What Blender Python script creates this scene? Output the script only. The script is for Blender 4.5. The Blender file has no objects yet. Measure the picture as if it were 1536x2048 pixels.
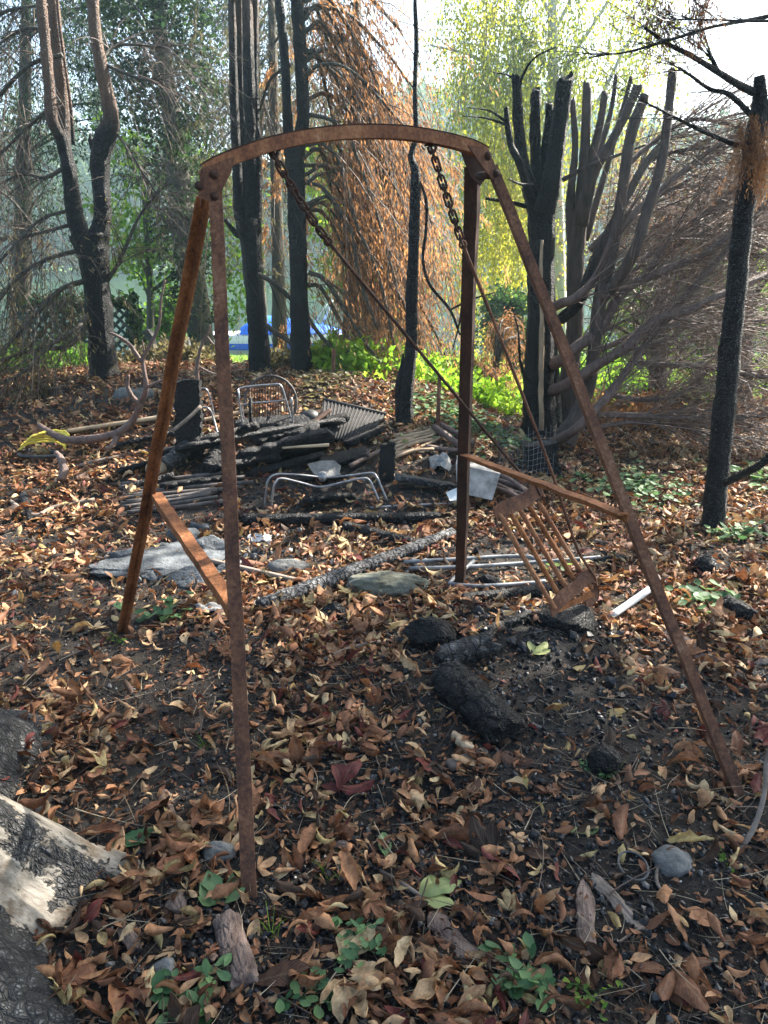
import bpy, math
import numpy as np
from math import radians, sin, cos, pi
sc = bpy.context.scene
# ---------------------------------------------------------------- camera
F = 1490.0; PITCH = radians(17.3); EYE = 1.5
cam = bpy.data.cameras.new('camera'); co = bpy.data.objects.new('camera', cam); sc.collection.objects.link(co)
cam.sensor_fit = 'VERTICAL'; cam.sensor_height = 24.0; cam.lens = F/2048*24.0
cam.clip_start = 0.05; cam.clip_end = 2000
co.location = (0, 0, EYE); co.rotation_euler = (radians(90)-PITCH, 0, 0)
sc.camera = co
# ---------------------------------------------------------------- sky, sun, exposure
SUN_EL = radians(40); SUN_AZ = radians(50)     # azimuth measured from +Y (forward) towards +X (right)
w = bpy.data.worlds.new('World'); sc.world = w; w.use_nodes = True
nt = w.node_tree; nt.nodes.clear()
sky = nt.nodes.new('ShaderNodeTexSky'); sky.sky_type = 'NISHITA'; sky.sun_disc = False
sky.sun_elevation = SUN_EL; sky.sun_rotation = SUN_AZ; sky.air_density = 1.0; sky.dust_density = 3.0
bg = nt.nodes.new('ShaderNodeBackground'); bg.inputs[1].default_value = 0.092
wo = nt.nodes.new('ShaderNodeOutputWorld')
nt.links.new(sky.outputs[0], bg.inputs[0]); nt.links.new(bg.outputs[0], wo.inputs[0])
sl = bpy.data.lights.new('sun', 'SUN'); sl.energy = 5.0; sl.angle = radians(0.5); sl.color = (1.0, 0.93, 0.82)
so = bpy.data.objects.new('sun', sl); sc.collection.objects.link(so)
from mathutils import Vector, Matrix
sd = Vector((sin(SUN_AZ)*cos(SUN_EL), cos(SUN_AZ)*cos(SUN_EL), sin(SUN_EL)))
so.rotation_euler = sd.to_track_quat('Z', 'Y').to_euler(); so.location = (8, 8, 10)
sc.view_settings.view_transform = 'Standard'; sc.view_settings.look = 'None'
sc.view_settings.gamma = 1.0; sc.view_settings.exposure = 2.48
sc.render.engine = 'CYCLES'; sc.cycles.use_denoising = True
sc.cycles.max_bounces = 6; sc.cycles.diffuse_bounces = 3; sc.cycles.glossy_bounces = 2
sc.cycles.transmission_bounces = 4; sc.cycles.transparent_max_bounces = 6; sc.cycles.volume_bounces = 0
sc.cycles.sample_clamp_indirect = 6.0

# ---------------------------------------------------------------- haze over the water and between the trees
hz = bpy.data.materials.new('haze'); hz.use_nodes = True; hz.node_tree.nodes.clear()
pv = hz.node_tree.nodes.new('ShaderNodeVolumePrincipled'); ho = hz.node_tree.nodes.new('ShaderNodeOutputMaterial')
pv.inputs['Color'].default_value = (.60, .88, .97, 1); pv.inputs['Density'].default_value = .0022; pv.inputs['Anisotropy'].default_value = .45
hz.node_tree.links.new(pv.outputs[0], ho.inputs['Volume'])
hx0, hx1, hy0, hy1, hz0, hz1 = -110., 110., -25., 125., -4., 26.
hm = bpy.data.meshes.new('haze'); hm.from_pydata([(x, y, z) for x in (hx0, hx1) for y in (hy0, hy1) for z in (hz0, hz1)], [], [(0, 1, 3, 2), (4, 6, 7, 5), (0, 4, 5, 1), (2, 3, 7, 6), (0, 2, 6, 4), (1, 5, 7, 3)])
hm.materials.append(hz); hob = bpy.data.objects.new('haze', hm); sc.collection.objects.link(hob); hob['kind'] = 'stuff'
hob['label'] = 'pale morning haze over the water and between the trees'
# ---------------------------------------------------------------- helpers
CP, SP = cos(PITCH), sin(PITCH)
rng = np.random.default_rng(7)
def ray(u, v):
    a = (u-768)/F; q = (v-1024)/F
    return np.array([a, CP-SP*q, -(SP+CP*q)])
def P(u, v, D):
    r = ray(u, v); t = D/r[1]
    return np.array([0, 0, EYE]) + r*t
def S(u, v, D):                       # metres per photo pixel at that depth
    return D/ray(u, v)[1]/F
def ss(a, b, x):
    t = np.clip((np.asarray(x, float)-a)/(b-a), 0, 1); return t*t*(3-2*t)
def hash2(i, j, k=0):
    n = (i.astype(np.int64)*374761393 + j.astype(np.int64)*668265263 + k*1274126177) & 0xffffffff
    n = ((n ^ (n >> 13))*1274126177) & 0xffffffff
    return ((n ^ (n >> 16)) & 0xffff)/65535.0
def vn(x, y, s=1.0, k=0):
    x = np.asarray(x, float)*s; y = np.asarray(y, float)*s
    i = np.floor(x); j = np.floor(y); fx = x-i; fy = y-j
    fx = fx*fx*(3-2*fx); fy = fy*fy*(3-2*fy)
    a = hash2(i, j, k); b = hash2(i+1, j, k); c = hash2(i, j+1, k); d = hash2(i+1, j+1, k)
    return (a*(1-fx)+b*fx)*(1-fy)+(c*(1-fx)+d*fx)*fy
def fbm(x, y, s=1.0, o=4, k=0):
    r = 0; a = .5
    for q in range(o):
        r = r+a*vn(x, y, s, k+q); a *= .5; s *= 2.03
    return r
def h(x, y, fine=True):
    x = np.asarray(x, float); y = np.asarray(y, float)
    lx = 1-.82*ss(-.1, 1.7, x)
    m = .60*ss(3.9, 7.3, y)*lx*(1-.6*ss(-3.0, -7.0, x))
    z = m*(1-ss(8.4, 11.5, y)) - .14*ss(8.5, 14, y) - 1.5*ss(17.3, 20, y) + 3.6*ss(68, 80, y) + 10*ss(80, 200, y)
    z = z + .10*np.exp(-((x-.62)**2/.16+(y-2.95)**2/.10)) + .05*np.exp(-((x-.1)**2/.2+(y-2.6)**2/.2))
    if fine:
        near = (1-ss(9, 12, y))
        z = z + near*(.075*(fbm(x, y, 1.3, 3)-.45) + .03*(fbm(x, y, 6, 3, 9)-.45) + .012*(fbm(x, y, 28, 2, 5)-.4))
    return z
def G(u, v, dz=0.0):
    r = ray(u, v); t = np.concatenate([np.arange(.8, 12, .01), np.arange(12, 90, .1)])
    p = np.array([0, 0, EYE])+t[:, None]*r
    d = p[:, 2]-h(p[:, 0], p[:, 1])-dz
    k = np.argmax(d < 0); p0 = p[k].copy(); return p0
def nrm(a):
    a = np.asarray(a, float); return a/np.maximum(np.linalg.norm(a, axis=-1, keepdims=True), 1e-9)
def rot(ax, ay, az):
    ax, ay, az = [np.atleast_1d(np.asarray(q, float)) for q in (ax, ay, az)]
    n = max(len(ax), len(ay), len(az)); ax, ay, az = [np.broadcast_to(q, (n,)) for q in (ax, ay, az)]
    cx, sx, cy, sy, cz, sz = np.cos(ax), np.sin(ax), np.cos(ay), np.sin(ay), np.cos(az), np.sin(az)
    R = np.zeros((n, 3, 3))
    R[:, 0, 0] = cz*cy; R[:, 0, 1] = cz*sy*sx-sz*cx; R[:, 0, 2] = cz*sy*cx+sz*sx
    R[:, 1, 0] = sz*cy; R[:, 1, 1] = sz*sy*sx+cz*cx; R[:, 1, 2] = sz*sy*cx-cz*sx
    R[:, 2, 0] = -sy; R[:, 2, 1] = cy*sx; R[:, 2, 2] = cy*cx
    return R
def cr(pts, n=6):                     # catmull-rom resample (any number of columns)
    p = np.asarray(pts, float)
    if len(p) < 3: 
        t = np.linspace(0, 1, n+1)[:, None]; return p[0]*(1-t)+p[-1]*t
    p = np.vstack([2*p[0]-p[1], p, 2*p[-1]-p[-2]]); out = []
    for i in range(1, len(p)-2):
        for t in np.arange(n)/n:
            out.append(.5*(2*p[i]+(p[i+1]-p[i-1])*t+(2*p[i-1]-5*p[i]+4*p[i+1]-p[i+2])*t*t+(3*p[i]-p[i-1]-3*p[i+1]+p[i+2])*t**3))
    out.append(p[-2]); return np.array(out)
def PX(lst):                          # (u, v, depth, radius px) -> points, radii
    a = np.array([list(P(u, v, D))+[r*S(u, v, D)] for u, v, D, r in lst]); return a
class MB:
    def __init__(s): s.v = []; s.f = []; s.r = []; s.uv = []; s.n = 0
    def add(s, v, f, r=0.0, uv=None):
        v = np.asarray(v, float); n = len(v)
        if isinstance(f, (list, tuple)) and len(f) and isinstance(f[0], np.ndarray) and f[0].ndim == 2: fs = f
        else: fs = [np.asarray(f)]
        for q in fs: 
            if len(q): s.f.append(q.astype(np.int64)+s.n)
        s.v.append(v); s.r.append(np.broadcast_to(np.asarray(r, float), (n,)))
        s.uv.append(np.zeros((n, 2)) if uv is None else uv); s.n += n
    def mesh(s, name, org=(0, 0, 0)):
        v = np.concatenate(s.v)-np.asarray(org, float); me = bpy.data.meshes.new(name)
        me.vertices.add(len(v)); me.vertices.foreach_set('co', v.astype(np.float32).ravel())
        ls = np.concatenate([q.ravel() for q in s.f]); tot = np.concatenate([np.full(len(q), q.shape[1]) for q in s.f])
        st = np.concatenate([[0], np.cumsum(tot)[:-1]])
        me.loops.add(len(ls)); me.loops.foreach_set('vertex_index', ls.astype(np.int32))
        me.polygons.add(len(tot)); me.polygons.foreach_set('loop_start', st.astype(np.int32)); me.polygons.foreach_set('loop_total', tot.astype(np.int32))
        me.update(calc_edges=True)
        a = me.attributes.new('rnd', 'FLOAT', 'POINT'); a.data.foreach_set('value', np.concatenate(s.r).astype(np.float32))
        u = me.uv_layers.new(name='UVMap'); u.data.foreach_set('uv', np.concatenate(s.uv)[ls].astype(np.float32).ravel())
        me.validate(); return me
    # ---- shapes
    def tube(s, pts, rad, n=8, cap=True, rough=0, seed=0, r=0.0, closed=False, jag=0):
        pts = np.asarray(pts, float); m = len(pts); rad = np.broadcast_to(np.asarray(rad, float), (m,))
        if closed: t = nrm(np.roll(pts, -1, 0)-np.roll(pts, 1, 0))
        else: t = nrm(np.gradient(pts, axis=0))
        a = np.array([0, 0, 1.]) if abs(t[0, 2]) < .9 else np.array([1., 0, 0])
        N = nrm(np.cross(t[0], a)); Ns = [N]
        for i in range(1, m):
            N = nrm(N-t[i]*np.dot(N, t[i])); Ns.append(N)
        Ns = np.array(Ns); B = np.cross(t, Ns); th = np.arange(n)*2*pi/n
        R = np.ones((m, n))
        if rough:
            L = np.concatenate([[0], np.cumsum(np.linalg.norm(np.diff(pts, axis=0), axis=1))])
            rr = max(rad.mean(), 1e-4)
            ii = L[:, None]/rr*.7+seed*13.7+0*th; jj = np.cos(th)*1.3+np.sin(th)*.9+seed
            R = R+rough*2*(fbm(ii, jj+0*ii, 1.0, 3, seed)+.5*fbm(ii*4, np.sin(th*2)*2+ii*0, 1, 2, seed+3)-.65)
        rr = rad[:, None]*R
        v = pts[:, None]+rr[..., None]*(Ns[:, None]*np.cos(th)[None, :, None]+B[:, None]*np.sin(th)[None, :, None])
        if jag: v[-1] += t[-1]*rad[-1]*jag*(rng.random((n, 1))-.3+.5*np.cos(th+seed)[:, None])
        i = np.arange(m if closed else m-1)[:, None]; j = np.arange(n)[None]
        i2 = (i+1) % m; j2 = (j+1) % n
        q = np.stack([i*n+j, i*n+j2, i2*n+j2, i2*n+j], -1).reshape(-1, 4)
        fs = [q]
        if cap and not closed:
            fs += [np.arange(n)[::-1][None], (np.arange(n)+(m-1)*n)[None]]
        L = np.linspace(0, 1, m)
        uv = np.stack([np.broadcast_to(L[:, None], (m, n)), np.broadcast_to(th/(2*pi), (m, n))], -1).reshape(-1, 2)
        s.add(v.reshape(-1, 3), fs, r, uv); return s
    def limb(s, lst, n=9, k=6, rough=.12, seed=0, cap=True, r=0.0, jag=0):
        a = cr(PX(lst), k); s.tube(a[:, :3], np.maximum(a[:, 3], .0008), n, cap, rough, seed, r, False, jag); return a
    def box(s, c, size, R=None, r=0.0, jit=0):
        v = np.array([[x, y, z] for x in (-.5, .5) for y in (-.5, .5) for z in (-.5, .5)])*np.array(size)
        if jit: v = v+rng.normal(0, jit, v.shape)
        if R is not None: v = v@np.asarray(R).T
        f = np.array([[0, 1, 3, 2], [4, 6, 7, 5], [0, 4, 5, 1], [2, 3, 7, 6], [0, 2, 6, 4], [1, 5, 7, 3]])
        s.add(v+np.asarray(c), f, r); return s
    def sweep(s, prof, pts, A, B, cap=True, r=0.0):       # profile (k,2) along pts with axes A, B (arrays or single)
        pts = np.asarray(pts, float); m = len(pts); prof = np.asarray(prof, float); n = len(prof)
        A = np.broadcast_to(A, (m, 3)); B = np.broadcast_to(B, (m, 3))
        v = pts[:, None]+prof[None, :, 0, None]*A[:, None]+prof[None, :, 1, None]*B[:, None]
        i = np.arange(m-1)[:, None]; j = np.arange(n)[None]; j2 = (j+1) % n
        q = np.stack([i*n+j, i*n+j2, (i+1)*n+j2, (i+1)*n+j], -1).reshape(-1, 4); fs = [q]
        if cap: fs += [np.arange(n)[::-1][None], (np.arange(n)+(m-1)*n)[None]]
        s.add(v.reshape(-1, 3), fs, r); return s
    def plate(s, poly, thick, n):                          # 3-D polygon given thickness along n
        p = np.asarray(poly, float); n = nrm(n)*thick; k = len(p)
        v = np.vstack([p-n/2, p+n/2]); j = np.arange(k); j2 = (j+1) % k
        s.add(v, [j[::-1][None], (j+k)[None], np.stack([j, j2, j2+k, j+k], -1)]); return s
    def twigs(s, P0, D, L, r, bend, seg=4, sides=3, r1=.3, rv=0.0):
        """many fine twigs at once; returns points along them (N,seg+1,3) and directions"""
        P0 = np.asarray(P0, float); N = len(P0); D = nrm(D); L = np.broadcast_to(L, (N,)); r = np.broadcast_to(r, (N,))
        t = np.linspace(0, 1, seg+1); bend = np.broadcast_to(bend, (N, 3))
        pts = P0[:, None]+L[:, None, None]*(D[:, None]*t[None, :, None]+bend[:, None]*(t**2)[None, :, None])
        T = nrm(D[:, None]+2*bend[:, None]*t[None, :, None])
        a = np.where(np.abs(T[..., 2:3]) < .9, np.array([0, 0, 1.]), np.array([1., 0, 0]))
        X = nrm(np.cross(T, a)); Y = np.cross(T, X); th = np.arange(sides)*2*pi/sides
        rr = r[:, None]*(1-(1-r1)*t)[None]
        v = pts[:, :, None]+rr[:, :, None, None]*(X[:, :, None]*np.cos(th)[None, None, :, None]+Y[:, :, None]*np.sin(th)[None, None, :, None])
        k = (seg+1)*sides; i = np.arange(seg)[:, None]; j = np.arange(sides)[None]; j2 = (j+1) % sides
        q = np.stack([i*sides+j, i*sides+j2, (i+1)*sides+j2, (i+1)*sides+j], -1).reshape(-1, 4)
        f = (q[None]+np.arange(N)[:, None, None]*k).reshape(-1, 4)
        s.add(v.reshape(-1, 3), f, np.repeat(np.broadcast_to(rv, (N,)), k)); return pts, T
    def leaves(s, P0, A, L, W, rv=0.0, fold=.25, up=None):
        P0 = np.asarray(P0, float); N = len(P0); A = nrm(A); L = np.broadcast_to(L, (N,))[:, None]; W = np.broadcast_to(W, (N,))[:, None]
        X = nrm(np.cross(A, rng.normal(0, 1, (N, 3)) if up is None else up+rng.normal(0, .35, (N, 3)))); Z = np.cross(X, A)
        v = np.stack([P0, P0+A*L*.45+X*W*.5+Z*W*fold, P0+A*L, P0+A*L*.45-X*W*.5+Z*W*fold], 1)
        f = np.arange(N*4).reshape(N, 4)
        s.add(v.reshape(-1, 3), [f[:, [0, 1, 2]], f[:, [0, 2, 3]]], np.repeat(np.broadcast_to(rv, (N,)), 4), np.tile(np.array([[0, .5], [.5, 1], [1, .5], [.5, 0]]), (N, 1))); return s
    def scatter(s, tv, tf, tuv, pos, R, scale, rv):
        N = len(pos); k = len(tv); sc_ = np.asarray(scale, float)
        if sc_.ndim == 1: sc_ = sc_[:, None]
        v = np.einsum('nij,nkj->nki', R, tv[None]*sc_[:, None, :])+pos[:, None]
        f = (tf[None]+np.arange(N)[:, None, None]*k).reshape(-1, tf.shape[1])
        s.add(v.reshape(-1, 3), f, np.repeat(rv, k), None if tuv is None else np.tile(tuv, (N, 1)))
ORG = {}
def link(o, parent=None):
    sc.collection.objects.link(o)
    if parent is not None: o.parent = parent
def tag(o, label=None, cat=None, group=None, kind=None):
    for k_, x in (('label', label), ('category', cat), ('group', group), ('kind', kind)):
        if x: o[k_] = x
    return o
def thing(name, label, cat, loc, group=None):
    o = bpy.data.objects.new(name, None); o.empty_display_size = .1; o.location = tuple(float(q) for q in loc); link(o)
    ORG[o] = np.array(loc, float); return tag(o, label, cat, group)
def part(name, mb, mat, parent=None, label=None, cat=None, group=None, kind=None, smooth=True):
    if parent is None:
        a = np.concatenate(mb.v); org = np.array([(a[:, 0].min()+a[:, 0].max())/2, (a[:, 1].min()+a[:, 1].max())/2, a[:, 2].min()])
    else: org = ORG[parent]
    me = mb.mesh(name, org); me.materials.append(mat)
    me.polygons.foreach_set('use_smooth', np.full(len(me.polygons), bool(smooth)))
    o = bpy.data.objects.new(name, me); link(o, parent); ORG[o] = org
    if parent is None: o.location = tuple(org)
    return tag(o, label, cat, group, kind)

# ---------------------------------------------------------------- materials
def mat(name):
    m = bpy.data.materials.new(name); m.use_nodes = True; nt = m.node_tree; nt.nodes.clear(); return m, nt
class NT:
    def __init__(s, name):
        s.m = bpy.data.materials.new(name); s.m.use_nodes = True; s.t = s.m.node_tree; s.t.nodes.clear()
        s.out = s.n('OutputMaterial'); s.co = s.n('NewGeometry').outputs['Position']
    def n(s, t, **kw):
        x = s.t.nodes.new('ShaderNode'+t)
        for k_, v_ in kw.items(): setattr(x, k_, v_)
        return x
    def l(s, a, b): s.t.links.new(a, b)
    def set(s, sock, v):
        if isinstance(v, (int, float)): sock.default_value = (v, v, v, 1) if hasattr(sock.default_value, '__len__') else v
        elif isinstance(v, tuple): sock.default_value = (*v, 1) if len(v) == 3 and len(sock.default_value) == 4 else v
        else: s.l(v, sock)
    def obj(s): s.co = s.n('TexCoord').outputs['Object']; return s
    def scale(s, x, y, z):
        m = s.n('Mapping'); m.inputs['Scale'].default_value = (x, y, z); s.l(s.co, m.inputs[0]); return m.outputs[0]
    def noise(s, sc_=5, det=4, rough=.6, co=None, dist=0):
        x = s.n('TexNoise'); s.l(co or s.co, x.inputs['Vector']); x.inputs['Scale'].default_value = sc_; x.inputs['Detail'].default_value = det
        x.inputs['Roughness'].default_value = rough; x.inputs['Distortion'].default_value = dist; return x.outputs['Fac']
    def vor(s, sc_=5, feat='F1', co=None, out='Distance'):
        x = s.n('TexVoronoi', feature=feat); s.l(co or s.co, x.inputs['Vector']); x.inputs['Scale'].default_value = sc_; return x.outputs[out]
    def wave(s, sc_=5, dist=2, co=None, det=2):
        x = s.n('TexWave'); s.l(co or s.co, x.inputs['Vector']); x.inputs['Scale'].default_value = sc_; x.inputs['Distortion'].default_value = dist; x.inputs['Detail'].default_value = det; return x.outputs['Fac']
    def ramp(s, f, stops, interp='LINEAR'):
        x = s.n('ValToRGB'); s.l(f, x.inputs[0]); e = x.color_ramp.elements; x.color_ramp.interpolation = interp
        while len(e) < len(stops): e.new(.5)
        for i, (p, c) in enumerate(stops): e[i].position = p; e[i].color = (*c, 1) if isinstance(c, tuple) else (c, c, c, 1)
        return x.outputs[0]
    def mix(s, f, a, b, mode='MIX'):
        x = s.n('Mix', data_type='RGBA', blend_type=mode); s.set(x.inputs[0], f); s.set(x.inputs[6], a); s.set(x.inputs[7], b); return x.outputs[2]
    def math(s, op, a, b=0.0, c=None):
        x = s.n('Math', operation=op); s.set(x.inputs[0], a); s.set(x.inputs[1], b)
        if c is not None: s.set(x.inputs[2], c)
        return x.outputs[0]
    def warp(s, co, sc_, amt):
        x = s.n('TexNoise'); s.l(co, x.inputs['Vector']); x.inputs['Scale'].default_value = sc_; x.inputs['Detail'].default_value = 3
        v = s.n('VectorMath', operation='MULTIPLY_ADD'); s.l(x.outputs['Color'], v.inputs[0]); v.inputs[1].default_value = (amt, amt, amt); s.l(co, v.inputs[2]); return v.outputs[0]
    def attr(s, name='rnd'): x = s.n('Attribute', attribute_name=name); return x.outputs['Fac']
    def bump(s, hgt, st=.5, d=.01):
        x = s.n('Bump'); s.l(hgt, x.inputs['Height']); x.inputs['Strength'].default_value = st; x.inputs['Distance'].default_value = d; return x.outputs[0]
    def z(s): x = s.n('SeparateXYZ'); s.l(s.n('NewGeometry').outputs['Position'], x.inputs[0]); return x.outputs[2]
    def bsdf(s, col, rough=.8, bump=None, spec=.3, metal=0.0, trans=0.0, tcol=None, coat=0):
        b = s.n('BsdfPrincipled'); s.set(b.inputs['Base Color'], col); s.set(b.inputs['Roughness'], rough)
        s.set(b.inputs['Specular IOR Level'], spec); s.set(b.inputs['Metallic'], metal)
        if bump is not None: s.l(bump, b.inputs['Normal'])
        o = b.outputs[0]
        if trans:
            t = s.n('BsdfTranslucent'); s.set(t.inputs[0], tcol if tcol is not None else col)
            m = s.n('MixShader'); m.inputs[0].default_value = trans; s.l(o, m.inputs[1]); s.l(t.outputs[0], m.inputs[2]); o = m.outputs[0]
        s.l(o, s.out.inputs[0]); return s.m
M = {}
def mk_bark(name, brown, brown2, zchar=None, zw=.35, vs=1.0):
    k = NT(name); st = k.scale(9*vs, 9*vs, 1.6*vs)
    g = k.noise(3.0, 5, .65, st); g2 = k.noise(1.3, 3, .5)
    c = k.mix(k.ramp(g, [(.3, 0.), (.7, 1.)]), brown, brown2)
    bu = k.math('ADD', k.math('MULTIPLY', g, .8), k.math('MULTIPLY', k.noise(60, 2), .2))
    if zchar is not None:
        wc = k.warp(k.scale(1, 1, 1.25), 8, .06); ck = k.math('MULTIPLY', k.ramp(k.vor(34, 'DISTANCE_TO_EDGE', wc), [(.0, 0.), (.16, 1.)]), k.ramp(k.vor(90, 'DISTANCE_TO_EDGE', wc), [(.0, .4), (.2, 1.)]))
        ch = k.mix(g, (.006, .006, .007), (.026, .026, .029)); ch = k.mix(ck, (.003, .003, .003), ch); ch = k.mix(k.math('MULTIPLY', k.ramp(k.noise(7, 4, .7), [(.55, 0.), (.75, 1.)]), .4), ch, (.07, .066, .062))
        f = k.math('ADD', k.math('DIVIDE', k.math('SUBTRACT', k.z(), zchar), zw), k.math('MULTIPLY', k.math('SUBTRACT', g2, .5), 3.0)); f = k.ramp(f, [(.0, 0.), (1., 1.)])
        c = k.mix(f, ch, c)
        bu = k.math('ADD', bu, k.math('MULTIPLY', ck, .8))
    M[name] = k.bsdf(c, .66, k.bump(bu, 1.0, .026), .35)
def mk_char(name, ash=.0, scale=28, dark=(.005, .005, .006), light=(.022, .022, .024), st=(1, 1, 1), ashc=(.33, .33, .33), rough=.5):
    k = NT(name).obj(); co = k.warp(k.scale(*st), 14, .045)
    wv = k.vor(scale, 'DISTANCE_TO_EDGE', co); n1 = k.noise(9, 5, .7)
    ck = k.math('MULTIPLY', k.ramp(wv, [(.0, 0.), (.13, 1.)]), k.ramp(k.vor(scale*2.7, 'DISTANCE_TO_EDGE', co), [(.0, .45), (.12, 1.)])); ck = k.mix(k.ramp(k.noise(6, 3, .6), [(.42, .75), (.62, .0)]), ck, .8)
    c = k.mix(n1, dark, light)
    if ash: c = k.mix(k.math('MULTIPLY', k.ramp(k.noise(13, 5, .75), [(.62-ash*.3, 0.), (.75-ash*.2, 1.)]), k.ramp(wv, [(.03, .15), (.25, 1.)])), c, ashc)
    c = k.mix(ck, (.005, .005, .005), c)
    bu = k.math('ADD', ck, k.math('ADD', k.math('MULTIPLY', k.noise(45, 3), .7), k.math('MULTIPLY', k.noise(150, 3), .35)))
    M[name] = k.bsdf(c, rough, k.bump(bu, 1.0, .014), .2)
def mk_foliage(name, cols, trans=.5, rough=.6, tb=1.6):
    k = NT(name); c = k.ramp(k.attr(), cols)
    tc = k.mix(1.0, c, (tb, tb, tb*.8), 'MULTIPLY')
    M[name] = k.bsdf(c, rough, None, .3, trans=trans, tcol=tc)
def mk_plain(name, a, b, sc_=6, rough=.7, bs=.3, bd=.004, spec=.3, metal=0.0, st=(1, 1, 1), det=5):
    k = NT(name).obj(); co = k.scale(*st); n1 = k.noise(sc_, det, .65, co); c = k.mix(k.ramp(n1, [(.3, 0.), (.7, 1.)]), a, b)
    M[name] = k.bsdf(c, rough, k.bump(k.noise(sc_*4, 4, .7, co), bs, bd), spec, metal)
def mk_rust(name, cols, rough=.85):
    k = NT(name); n1 = k.noise(9, 6, .75, k.scale(1.3, 1.3, .6)); n2 = k.noise(85, 5, .75)
    f = k.math('ADD', k.math('MULTIPLY', n1, .55), k.math('MULTIPLY', n2, .45))
    c = k.ramp(f, cols); fl = k.ramp(k.noise(140, 3, .6), [(.63, 0.), (.7, 1.)])
    c = k.mix(k.math('MULTIPLY', fl, .5), c, (.06, .04, .035))
    M[name] = k.bsdf(c, rough, k.bump(f, .7, .004), .25)
mk_rust('rust', [(.34, (.022, .014, .012)), (.44, (.075, .036, .024)), (.54, (.15, .066, .036)), (.66, (.26, .15, .095))])
mk_rust('rust_light', [(.32, (.06, .03, .022)), (.45, (.17, .068, .035)), (.56, (.29, .13, .06)), (.70, (.44, .28, .17))])
mk_rust('rust_orange', [(.36, (.045, .018, .010)), (.46, (.15, .055, .020)), (.56, (.27, .105, .038)), (.68, (.34, .18, .09))])
mk_rust('rust_dark', [(.32, (.018, .012, .010)), (.5, (.05, .026, .018)), (.7, (.11, .05, .03))])
mk_bark('bark_char', (.13, .075, .05), (.25, .15, .10), 2.55)
mk_bark('bark_char_high', (.10, .065, .05), (.2, .13, .09), 3.6, 1.2)
mk_bark('bark_all_char', (.1, .07, .05), (.2, .14, .1), 99)
mk_bark('bark_brown', (.07, .045, .038), (.16, .105, .085))
mk_bark('bark_burnt', (.06, .045, .04), (.15, .11, .09), 1.5, .5)
mk_bark('bark_smoked', (.030, .023, .020), (.105, .072, .058))
mk_bark('bark_grey', (.16, .14, .12), (.34, .30, .26))
mk_bark('bark_birch', (.45, .45, .40), (.75, .74, .68))
mk_bark('bark_dark', (.03, .028, .022), (.08, .07, .05))
mk_char('char', 0); mk_char('char_gloss', 0, 42, rough=.42); mk_char('char_ash', .55, 22, (.012, .012, .012), (.06, .06, .06), ashc=(.22, .22, .22))
mk_char('char_ring', .8, 30, (.012, .012, .012), (.07, .07, .07), (1, 1, 1), ashc=(.26, .26, .27))
mk_plain('steel', (.15, .15, .155), (.36, .36, .37), 30, .42, .3, .001, .5, .75)
mk_plain('pipe_grey', (.08, .085, .09), (.24, .25, .26), 14, .5, .3, .002)
mk_plain('white_plastic', (.50, .50, .48), (.68, .68, .66), 7, .5, .1, .001)
mk_plain('dirty_plastic', (.10, .095, .09), (.36, .35, .33), 11, .65, .3, .003)
mk_plain('wood_old', (.20, .14, .09), (.42, .31, .20), 5, .85, .8, .006, st=(1, 1, 1))
mk_plain('wood_pale', (.26, .18, .11), (.50, .38, .25), 8, .8, .5, .003)
mk_plain('wood_grey', (.09, .068, .052), (.25, .20, .165), 12, .85, .9, .006)
mk_plain('bark_chip', (.07, .045, .036), (.30, .22, .18), 26, .9, 1.0, .012, st=(1, .35, 1))
mk_plain('stone', (.06, .06, .058), (.19, .19, .18), 12, .85, .8, .01)
mk_plain('stone_moss', (.06, .062, .04), (.20, .20, .165), 9, .9, .9, .012)
mk_plain('ash', (.014, .016, .018), (.155, .168, .178), 6, .9, 1.0, .02, det=8)
mk_plain('slat', (.025, .022, .022), (.13, .11, .10), 12, .8, .6, .004)
mk_plain('yellow_hose', (.62, .48, .05), (.80, .66, .12), 12, .5, .2, .002)
mk_plain('green_hose', (.02, .05, .02), (.05, .09, .04), 12, .6, .2, .002)
mk_plain('rubber', (.015, .016, .016), (.04, .04, .04), 12, .5, .2, .002)
mk_plain('blue_cover', (.004, .09, .50), (.01, .16, .75), 1.2, .6, .6, .05)
mk_plain('boat_white', (.68, .70, .72), (.80, .81, .82), 2, .35, .05, .002)
mk_plain('trellis_green', (.02, .05, .04), (.05, .09, .07), 8, .7, .2, .002)
mk_plain('sheet_dark', (.012, .011, .011), (.04, .036, .034), 14, .8, .4, .004)
mk_plain('ring', (.05, .05, .05), (.10, .10, .10), 30, .6, .2, .001)
mk_plain('burnt_metal', (.02, .02, .02), (.10, .085, .075), 14, .6, .5, .003, .4, .3)
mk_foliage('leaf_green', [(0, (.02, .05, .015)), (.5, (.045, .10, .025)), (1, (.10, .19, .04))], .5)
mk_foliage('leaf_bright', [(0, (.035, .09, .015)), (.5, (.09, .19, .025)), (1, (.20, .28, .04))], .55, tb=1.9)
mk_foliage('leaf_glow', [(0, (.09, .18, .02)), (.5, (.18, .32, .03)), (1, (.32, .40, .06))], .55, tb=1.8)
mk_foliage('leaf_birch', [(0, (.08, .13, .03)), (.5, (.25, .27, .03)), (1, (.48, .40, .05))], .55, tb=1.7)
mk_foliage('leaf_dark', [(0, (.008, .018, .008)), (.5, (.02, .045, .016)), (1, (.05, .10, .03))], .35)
mk_foliage('leaf_dead', [(0, (.09, .04, .02)), (.45, (.23, .115, .06)), (.75, (.38, .19, .09)), (1, (.44, .32, .14))], .5, tb=1.5)
mk_foliage('leaf_dull', [(0, (.05, .045, .02)), (.5, (.12, .10, .05)), (1, (.20, .17, .08))], .4)
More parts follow.
